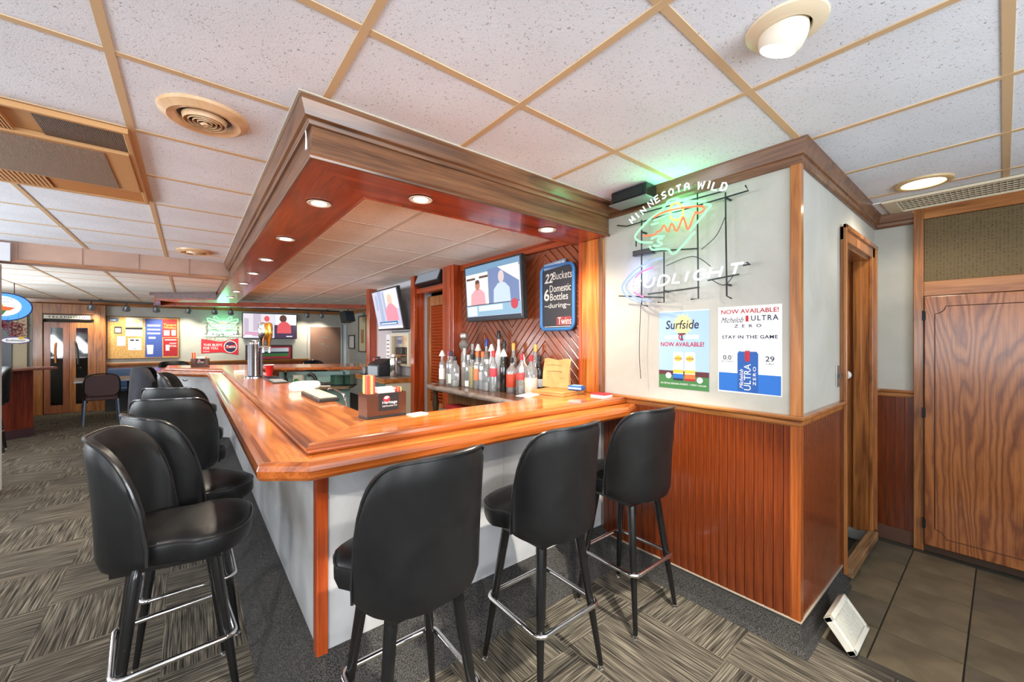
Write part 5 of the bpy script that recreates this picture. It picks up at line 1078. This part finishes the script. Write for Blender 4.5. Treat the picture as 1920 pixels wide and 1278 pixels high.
# ================================================================ FAR ROOM
FU, FV = (1, 0, 0), (0, 0, 1); FY_ = 12.0
struct(molding(None, 'trim_16', [(0, 2.20), (.02, 2.20), (.03, 2.22), (.045, 2.29), (.05, 2.30), (0, 2.30)], [(-3.6, FY_), (3.55, FY_), (3.55, 6.2)], trim_wood('X')))
struct(molding(None, 'trim_17', [(0, .90), (.02, .90), (.035, .94), (.04, .975), (0, .98)], [(-1.36, FY_), (2.55, FY_)], trim_wood('X')))
fw = bpy.data.objects.new('wall_wainscot_far', None); COL.objects.link(fw); fw['kind'] = 'structure'
for k in range(16): box(-1.36 + .244 * k, -1.36 + .244 * k + .240, 11.985, 12.0, 0, .90).build('panel', wains_wood('Z'), fw)
# telephone booth
pb = thing('telephone_booth', 'orange wooden telephone booth front with two narrow glass doors', 'booth', (-2.37, FY_, 0))
TW = trim_wood('Z')
for n, a in (('post', (0, .13, -.14, 0, 0, 2.2)), ('post', (.83, 1.0, -.14, 0, 0, 2.2)), ('header', (.13, .83, -.14, 0, 2.0, 2.2)), ('head_rail', (.13, .83, -.10, 0, 1.90, 2.0))): box(*a).build(n, TW, pb, bevel=.004)
for x0 in (.14, .485):
    d = MB().box(x0, x0 + .085, -.11, -.07, .01, 1.83).box(x0 + .255, x0 + .34, -.11, -.07, .01, 1.83).box(x0 + .085, x0 + .255, -.11, -.07, 1.72, 1.83).box(x0 + .085, x0 + .255, -.11, -.07, .01, .17).build('door', wood('booth_door_brown', rgb(112, 62, 40), rgb(152, 90, 60), rgb(168, 106, 74), 'Z') if x0 < .3 else trim_wood('Z'), pb)
    box(x0 + .085, x0 + .255, -.095, -.085, .17, 1.72).build('pane', glass('booth_glass', (.55, .58, .62, 1), .18), d)
box(.13, .83, -.02, -.006, 0, 1.9).build('booth_interior', plain('booth_dark', rgb(70, 64, 50), .7), pb)
sgn = MB().box(.13, .80, -.165, -.14, 1.885, 1.985).build('sign', plain('sign_frame', rgb(66, 48, 36), .5), pb); MB().box(.15, .78, -.168, -.165, 1.90, 1.97).build('sign_face', plain('sign_cream', rgb(232, 226, 208), .5), pb)
mb = MB(); text(mb, 'TELEPHONE', .20, 1.918, .53, .034, (0, -.169, 0), FU, FV, 0, bold=.02, space=1.3); mb.build('lettering', INKB, pb)
MB().tube(smooth_path([(.555, -.118, 1.45), (.58, -.13, 1.35), (.60, -.13, 1.1), (.60, -.118, .98)]), .012, 8).build('door_pull', CHROME, pb, True); MB().tube(smooth_path([(.30, -.118, 1.42), (.29, -.13, 1.3), (.295, -.118, 1.02)]), .014, 8).build('door_pull', plain('pull_wood', rgb(210, 130, 70), .4), pb, True)
# bulletin board and its sheets
bb = thing('bulletin_board', 'tan cork bulletin board on the far wall', 'board', (-1.366, FY_, 1.06)); CORK = speckle('cork', rgb(186, 142, 84), rgb(222, 182, 120), 60, .9, .1)
box(0, 1.19, -.02, 0, 0, .93).build('cork_panel', CORK, bb)
for a in ((0, 1.19, .915, .93), (0, 1.19, 0, .02), (0, .015, .02, .915), (1.175, 1.19, .02, .915)): box(a[0], a[1], -.028, -.0201, a[2], a[3]).build('frame', plain('board_frame', rgb(96, 74, 54), .5), bb)
BFY = FY_ - .021
def fsheet(x0, z1, x1, z0, m, label, polys=(), pm=None, texts=(), tm=None, Y=BFY):
    t = sheet('pinned_sheet', label, 'sheet', (x0, Y, z0), x1 - x0, z1 - z0, FU, FV, m); w, h = x1 - x0, z1 - z0
    if polys: pr(t, pm, [[(a * w, b * h) for a, b in p] for p in polys], (), FU, FV, .003)
    if texts: pr(t, tm, (), [(s, a * w, b * h, c * w, d * h) for s, a, b, c, d in texts], FU, FV, .004)
    return t
fsheet(-1.332, 1.954, -1.186, 1.868, ink(rgb(90, 110, 140), 'slateblue'), 'small blue card at the top left of the bulletin board', [rect(.1, .3, .7, .5)], INKW)
fsheet(-1.251, 1.763, -1.136, 1.616, INKB, 'small dark framed card below the blue card', [rect(.1, .12, .9, .8)], ink(rgb(196, 180, 180), 'rosegrey'))
fsheet(-1.21, 1.558, -1.078, 1.351, WHITEP, 'blank white sheet at the lower left of the bulletin board')
fsheet(-1.07, 1.964, -.807, 1.773, ink(rgb(222, 214, 196), 'eggshell'), 'pale yellow flyer at the top middle of the bulletin board', [disc(.55, .55, .3, .3)], PALEY)
fsheet(-1.078, 1.755, -.807, 1.561, WHITEP, 'white sheet with a black header on the bulletin board', [rect(0, .74, 1, .98)], INKB)
fsheet(-1.037, 1.513, -.824, 1.255, WHITEP, 'white notice with two small dark marks, lowest on the bulletin board', [rect(.15, .78, .45, .9), rect(.55, .78, .8, .9), rect(.4, .08, .6, .12)], INKB)
fsheet(-.763, 1.951, -.479, 1.093, ink(rgb(60, 84, 160), 'royal'), 'tall blue drinks poster on the bulletin board', [rect(.12, .80, .88, .85), rect(.12, .70, .88, .74), rect(.12, .60, .88, .64), rect(.2, .48, .6, .53), [(.12, .08), (.45, .08), (.48, .32), (.08, .32)]], ink(rgb(206, 214, 230), 'ice'), (), None)
fsheet(-.478, 1.949, -.22, 1.541, ink(rgb(190, 44, 44), 'bright_red'), 'red whiskey poster at the top right of the bulletin board', [rect(.1, .1, .48, .38), rect(.62, .1, .9, .4)], ink(rgb(238, 226, 220), 'blush'), (('Tavern', .08, .62, .84, .14), ('Whiskey', .08, .45, .84, .14)), GOLD)
fsheet(-.461, 1.527, -.211, 1.111, ink(rgb(170, 30, 40), 'deep_red'), 'red poster with two mugs at the lower right of the bulletin board', [rect(.1, .86, .9, .92), rect(.42, .68, .9, .72), rect(.16, .3, .42, .62)], ink(rgb(238, 226, 220), 'blush'), (('SOCIAL', .42, .5, .5, .12),), INKW)
# bow tie banner
bn = thing('bow_tie_banner', 'red bow tie shaped beer banner on the far wall', 'banner', (.215, FY_, 1.11)); bt = [(0, .40), (.33, .33), (.40, .33), (.73, .41), (.73, 0), (.40, .07), (.33, .07), (0, .05)]
MB().prism(bt, .0005, .006, (0, 0, 0), FU, FV, (0, -1, 0)).build('banner_panel', ink(rgb(196, 36, 50), 'banner_red'), bn)
pr(bn, INKW, (), [("THIS BUD'S", .04, .22, .36, .06), ('FOR YOU.', .04, .14, .29, .06), ('Budweiser', .04, .085, .12, .025)], FU, FV, .007); pr(bn, INKW, [disc(.57, .205, .135, .15)], (), FU, FV, .007); pr(bn, NAVY, [disc(.57, .205, .12, .135)], (), FU, FV, .008); pr(bn, RED, [[(.465, .22), (.675, .26), (.675, .19), (.465, .15)]], [('TWINS', .49, .29, .16, .03)], FU, FV, .009); pr(bn, INKW, (), [('Twins', .48, .175, .19, .065)], FU, FV, .010)
# far neon sign
fn_ = thing('neon_sign', 'small green leaf shaped neon sign above the red banner on the far wall', 'neon sign', (.63, FY_ - .09, 1.80))
def ftube(pts, r, m, k=4, close=False):
    q = [Vector((a, 0, b)) for a, b in pts]; q = smooth_path(q, k) if k else q; MB().tube(q, r, 6).build('neon_tube', m, fn_, True)
for s in (-1, 1):
    ftube([(0, .0), (s * .10, .12), (s * .30, .20), (s * .22, .06), (s * .02, -.02)], .011, NG); ftube([(s * .04, .14), (s * .14, .24), (s * .18, .22), (s * .12, .12)], .011, NG); ftube([(s * .05, -.04), (s * .20, .0), (s * .28, -.06), (s * .16, -.10), (s * .03, -.12)], .011, NG)
ftube([(-.06, -.06), (0, -.14), (.06, -.06)], .011, NG); ftube([(-.08, .06), (-.02, .10), (.04, .07), (.09, .10)], .009, NO)
for c, x in zip('BUDLIGHT', (-.30, -.23, -.155, -.06, .0, .05, .13, .21)):
    mb = MB()
    for st in STROKES[c]: mb.tube([(x + (u * .055 + v * .015), 0, -.215 + v * .065) for u, v in st], .007, 6)
    mb.build('neon_letter', NW, fn_, True)
for z in (.08, -.18): MB().tube([(-.36, .03, z), (.36, .03, z)], .006, 6).build('wire_frame', plain('dark_wire', (0, 0, 0, 1)), fn_)
for s in (-.3, .3): MB().tube([(s, .03, .08), (s, .03, -.18)], .006, 6).tube([(s, .03, 0), (s, .09, 0)], .006, 6).build('wire_frame', plain('dark_wire', (0, 0, 0, 1)), fn_)
d = bpy.data.lights.new('neon_light', 'POINT'); d.energy = 5; d.color = (.15, 1, .45); d.shadow_soft_size = .12; o = bpy.data.objects.new('neon_light', d); COL.objects.link(o); o.parent = fn_; o.location = (0, -.05, .08)
# far television and framed picture
tv('television', 'far wall television beside the small neon sign', (1.015, FY_ - .10, 1.51), FU, FV, 1.22, .655,
   [(('room', (226, 218, 226)), [rect(0, .05, .56, 1)]), (('room2', (196, 184, 200)), [rect(.18, .3, .32, 1), rect(.02, .2, .1, .8)]), (('dark2', (70, 50, 80)), [rect(.57, 0, 1, .55)]), (('cream', (252, 246, 240)), [rect(.60, .55, 1, 1)]), (('hairb', (96, 62, 54)), [disc(.74, .82, .07, .16)]), (('redshirt', (222, 90, 96)), [man(.76, .14, .2, .95), disc(.43, .8, .05, .12)]), (('pinkb', (214, 160, 190)), [[(0, .08), (.4, .08), (.3, .24), (.05, .26)]]), (('white', (240, 242, 250)), [[(.02, .05), (.18, .04), (.16, .12), (.04, .13)], rect(.80, .05, .92, .09)])], .06)
fp = thing('framed_picture', 'wide black framed stadium photo with red mat under the far television', 'picture', (1.09, FY_, .965)); 
for a in ((0, 1.05, 0, .03), (0, 1.05, .36, .39), (0, .03, .03, .36), (1.02, 1.05, .03, .36)): box(a[0], a[1], -.03, 0, a[2], a[3]).build('frame', BLACKP, fp)
box(.03, 1.02, -.012, -.002, .03, .36).build('mat_board', ink(rgb(166, 40, 56), 'mat_red'), fp); pr(fp, ink(rgb(196, 208, 222), 'photo_sky'), [rect(.20, .09, .96, .31)], (), FU, FV, .014); pr(fp, GREEN, [rect(.20, .09, .96, .17)], (), FU, FV, .015); pr(fp, NAVY, [rect(.20, .17, .96, .21)], (), FU, FV, .016); pr(fp, INKW, [rect(.06, .08, .12, .32)], (), FU, FV, .014)
# brown door and bright doorway
dd = thing('brown_door', 'plain brown door on the far wall with a white flyer', 'door', (2.57, FY_ - .003, 0)); box(0, .78, -.045, -.005, 0, 1.845).build('door_leaf', blotch('brown_door_paint', rgb(120, 92, 80), rgb(138, 108, 94), 2, .4), dd, bevel=.003)
for a in ((-.06, 0, 0, 1.90), (.78, .84, 0, 1.90), (0, .78, 1.845, 1.90)): box(a[0], a[1], -.03, 0, a[2], a[3]).build('casing', plain('door_casing_grey', rgb(190, 186, 180), .5), dd)
MB().lathe([(.012, 0), (.012, .03), (.03, .05), (.026, .075), (.0, .08)], 16).xf(Matrix.Translation((.06, -.045, .93)) @ Matrix.Rotation(R(90), 4, 'X')).build('knob', CHROME, dd, True)
fsheet(2.83, 1.648, 3.095, 1.214, WHITEP, 'white flyer taped to the brown door', [rect(.1, .3, .35, .42), [(.4, .3), (.9, .05), (.8, .25)], rect(.2, .75, .8, .8)], GREY, Y=FY_ - .046)
od = struct(box(3.42, 3.535, 11.985, 12.0, 0, 1.93).build('door_2', plain('doorway_brightness', rgb(226, 234, 240), .5))); box(0, .02, 0, .02, 0, 1.93).build('door_edge', plain('door_edge_blue', rgb(110, 150, 170), .5), od, loc=(3.415, 11.97, 0))  # pale panel colour stands in for the brightness of a lit doorway
# frames on the right far wall
SU = (0, -1, 0)
for lb, y0, y1, z0, z1, c in (('small light framed certificate on the right far wall', 11.78, 11.26, 1.235, 1.623, (226, 224, 222)), ('tall dark framed picture of a tower on the right far wall', 10.93, 10.32, 1.16, 2.12, (222, 206, 170)), ('edge of a dark frame beside the register niche', 9.90, 9.60, 1.0, 2.1, (210, 206, 200))):
    t = thing('framed_picture', lb, 'picture', (3.55, y0, z0)); w, h = y0 - y1, z1 - z0
    for a in ((0, w, 0, .03), (0, w, h - .03, h), (0, .03, .03, h - .03), (w - .03, w, .03, h - .03)): MB().prism(rect(a[0], a[2], a[1], a[3]), 0, .025, (0, 0, 0), SU, FV, (-1, 0, 0)).build('frame', plain('frame_dark', rgb(50, 54, 58), .4), t)
    MB().prism(rect(.03, .03, w - .03, h - .03), .001, .01, (0, 0, 0), SU, FV, (-1, 0, 0)).build('picture_face', plain('pic_%d' % c[2], rgb(*c), .6), t)
    if h > .8: pr(t, ink(rgb(176, 130, 84), 'tower'), [rect(w * .3, h * .25, w * .68, h * .62)], (), SU, FV, .012)
# hung speaker and track lights
hs2 = thing('hung_speaker', 'dark box speaker hung from the ceiling near the brown door', 'speaker', (3.08, 10.3, 1.93), R(25)); MT = Matrix.Rotation(R(-15), 4, 'X')
box(-.14, .14, -.10, .10, 0, .26).xf(MT).build('cabinet', BLACKP, hs2, bevel=.006); box(-.13, .13, -.108, -.10, .01, .25).xf(MT).build('grille', plain('speaker_slate', rgb(70, 84, 100), .5), hs2); MB().tube([(0, 0, .24), (0, 0, .36)], .012, 8).build('bracket', BLACKM, hs2)
tk = thing('track_rail', 'black track lighting rail running along the far wall', 'track', (-1.7, 11.5, HF)); box(0, 4.9, -.018, .018, -.055, -.02).build('rail', BLACKP, tk)
for xx in (.3, 2.4, 4.6): box(xx - .02, xx + .02, -.02, .02, -.02, 0).build('mount', BLACKP, tk)
lbs = ['over the telephone booth', 'left end of the bulletin board', 'over the middle of the bulletin board', 'right end of the bulletin board', 'left of the far neon sign', 'over the far neon sign', 'right of the far television', 'nearest the hung speaker']
for i, x in enumerate((-1.53, -1.02, -.56, -.02, .45, .76, 2.40, 2.75)):
    t = thing('track_spotlight', 'grey track spotlight, ' + lbs[i], 'light', (x, 11.5, HF - .055), 0, 'track spotlights on the far rail')
    aim = Vector((random.uniform(-.15, .15), .5, -.75)).normalized(); q = aim.to_track_quat('-Z', 'Y').to_matrix().to_4x4()
    MB().tube([(0, 0, 0), (0, 0, -.06)], .010, 8).build('stem', BLACKP, t); MB().lathe([(.03, .05), (.045, .03), (.06, -.04), (.062, -.06), (.05, -.058)], 18).xf(Matrix.Translation((0, 0, -.10)) @ q).build('head', plain('track_grey', rgb(126, 126, 130), .35, .4), t, True)
    MB().lathe([(.05, -.056), (.05, -.054)], 16).xf(Matrix.Translation((0, 0, -.10)) @ q).build('lens', glow('track_lens', (1, .92, .78, 1), 6), t); spot(t, Vector((0, 0, -.10)) + aim * .08, 42, 95, .8, (1, .90, .72), .04, aim)
# left side: island, lit oval sign, garland, table, chair, bench
isl = thing('side_bar_island', 'short dark red wooden bar island at the left edge', 'bar', (-2.28, 9.05, 0), R(40)); 
for k in range(6): box(-.55 + .18 * k, -.55 + .18 * k + .177, -.02, 0, .13, 1.01).build('plank', wood('burgundy_wood', rgb(78, 26, 16), rgb(116, 44, 26), rgb(132, 56, 36), 'Z', .35, .3), isl)
box(-.55, .53, 0, .6, .0, 1.01).build('core', plain('island_grey', rgb(170, 168, 160), .5), isl); box(-.56, .535, -.024, .0, 0, .13).build('kick_board', plain('kick_purple', rgb(66, 42, 50), .5), isl)
box(-.62, .74, -.16, .66, 1.01, 1.05).build('top', wood('island_top', rgb(96, 50, 40), rgb(136, 84, 72), rgb(150, 100, 88), 'X', .25, .5), isl, bevel=.012)
ov = thing('lit_oval_sign', 'glowing blue oval beer sign with a small animal head logo', 'sign', (-2.06, 9.0, 1.945), R(24))
MB().prism(disc(0, 0, .27, .205, 36), -.08, 0, (0, 0, 0), (1, 0, 0), (0, 0, 1), (0, -1, 0)).build('rim', plain('sign_rim_navy', rgb(24, 44, 96), .4), ov)
MB().prism(disc(0, 0, .255, .19, 36), 0, .004, (0, 0, 0), (1, 0, 0), (0, 0, 1), (0, -1, 0)).build('lit_face', glow('sign_blue', rgb(80, 150, 236), 1.6), ov); pr(ov, glow('sign_white', rgb(226, 236, 250), 1.5), [disc(-.03, .01, .19, .145)], (), (1, 0, 0), (0, 0, 1), .006)
pr(ov, GREY, (), [('MINNESOTA', -.12, .10, .20, .03), ('WILD', -.05, .06, .09, .025)], (1, 0, 0), (0, 0, 1), .007)
pr(ov, ORANGE, [[(-.2, -.02), (-.08, .02), (.10, -.01), (.05, -.05), (-.18, -.07)]], (), (1, 0, 0), (0, 0, 1), .007); pr(ov, GREEN, [[(-.14, -.06), (.02, -.05), (-.02, -.12), (-.09, -.14)]], (), (1, 0, 0), (0, 0, 1), .008); pr(ov, GOLD, [disc(-.04, .02, .03)], (), (1, 0, 0), (0, 0, 1), .0065)
MB().tube([(-.1, .04, .19), (-.1, .04, .355)], .005, 6).tube([(.1, .04, .19), (.1, .04, .355)], .005, 6).build('hanger', BLACKM, ov)
gl = MB(); rnd = random.Random(3)
for k in range(900):
    s = k / 900; cx, cz = (-.22 + .44 * s, -.20 - .05 * math.sin(s * PI)) if s < .55 else (.12 + rnd.uniform(-.05, .06), -.22 - (s - .55) * .62)
    p = Vector((cx + rnd.gauss(0, .03), rnd.gauss(0, .03), cz + rnd.gauss(0, .025))); dv = Vector((rnd.gauss(0, 1), rnd.gauss(0, 1), rnd.gauss(0, 1))).normalized() * .035; sd = dv.orthogonal().normalized() * .003
    gl.add([p - sd, p + sd, p + dv + sd, p + dv - sd], [(0, 1, 2, 3)])
g = gl.build('tinsel_garland', plain('tinsel_red', rgb(150, 30, 60), .2, .8), None, loc=(-2.06, 9.0, 1.945), rot=(0, 0, R(24))); g['kind'] = 'stuff'; g['label'] = 'metallic red tinsel garland hanging under the lit oval sign'; g['category'] = 'garland'
ov2 = thing('oval_sign', 'small unlit oval sign hanging below the tinsel garland', 'sign', (-1.95, 8.98, 1.45), R(24)); MB().prism([(x, y + .02 * math.cos(x * 9)) for x, y in disc(0, 0, .15, .055, 28)], -.02, 0, (0, 0, 0), (1, 0, 0), (0, 0, 1), (0, -1, 0)).build('sign_panel', plain('oval_violet', rgb(96, 84, 120), .4), ov2); pr(ov2, INKW, [disc(0, .015, .13, .04)], (), (1, 0, 0), (0, 0, 1), .002); pr(ov2, NAVY, (), [('Budweiser', -.09, .0, .18, .03)], (1, 0, 0), (0, 0, 1), .003); pr(ov2, GOLD, [disc(.05, .05, .03, .02)], (), (1, 0, 0), (0, 0, 1), .003); MB().tube([(0, .0, .06), (.03, .01, .40)], .002, 5).build('cord', BLACKM, ov2)
tb = thing('square_table', 'small square table with a light edge beside the telephone booth', 'table', (-1.22, 10.75, 0), R(8)); box(-.42, .42, -.42, .42, .72, .75).build('table_top', wood('table_tan', rgb(140, 110, 90), rgb(176, 146, 124), rgb(190, 160, 138), 'X', .3, .3), tb, bevel=.004); box(-.425, .425, -.425, .425, .712, .735).build('edge_band', plain('band_grey', rgb(176, 182, 196), .3, .4), tb)
for a, b in ((-.30, -.30), (.30, -.30), (-.30, .30), (.30, .30)): MB().tube([(a, b, .715), (a * 1.08, b * 1.08, 0)], [.016, .013], 10).build('leg', BLACKM, tb, True)
chb = thing('stacking_chair', 'brown backed stacking chair with grey legs in front of the small table', 'chair', (-1.22, 10.1, 0), R(10)); GLG = plain('chair_grey_metal', rgb(110, 124, 150), .35, .5)
MB().prism(rrect(-.21, .50, .21, .86, .09), -.015, .015, (0, -.20, 0), (1, 0, 0), (0, 0, 1), (0, -1, 0)).build('backrest', plain('chair_maroon', rgb(62, 34, 36), .5), chb, bevel=.006)
MB().prism(rrect(-.22, -.20, .22, .22, .06), .42, .47).build('seat', plain('chair_maroon', (0, 0, 0, 1)), chb, bevel=.012)
MB().tube(smooth_path([(-.20, -.16, .42), (-.225, -.20, .60), (-.21, -.215, .80), (-.12, -.22, .875), (.12, -.22, .875), (.21, -.215, .80), (.225, -.20, .60), (.20, -.16, .42)]), .011, 8).build('back_frame', BLACKM, chb, True)
for a, b in ((-.20, -.18), (.20, -.18), (-.20, .19), (.20, .19)): MB().tube([(a, b, .43), (a * 1.12, b * 1.25, 0)], [.014, .012], 8).build('leg', GLG, chb, True)
bh = thing('booth_bench', 'blue grey vinyl bench against the far wall behind the small table', 'bench', (-1.0, 11.62, 0)); BLV = plain('bench_blue', rgb(60, 84, 120), .35, 0, .2); box(-.34, 1.6, .0, .34, 0, .40).build('base', BLACKP, bh); box(-.34, 1.6, -.08, .22, .40, .48).build('seat', BLV, bh, bevel=.02); box(-.34, 1.6, .20, .34, .48, .87).build('backrest', BLV, bh, bevel=.02)
# left of the booth: pale panels
lp = thing('cooler_panel', 'grey upright panel left of the telephone booth behind the island', 'panel', (-2.75, FY_ - .02, 0)); box(-.20, .12, -.10, 0, 0, 2.0).build('grey_panel', plain('cool_grey', rgb(108, 116, 122), .4), lp, bevel=.004); box(.12, .30, -.06, 0, 0, 2.2).build('cream_strip', plain('warm_cream', rgb(212, 198, 166), .6), lp)
bar_stool(-2.07, 8.24, 120, 10, 'black stool cut by the left edge beside the island')
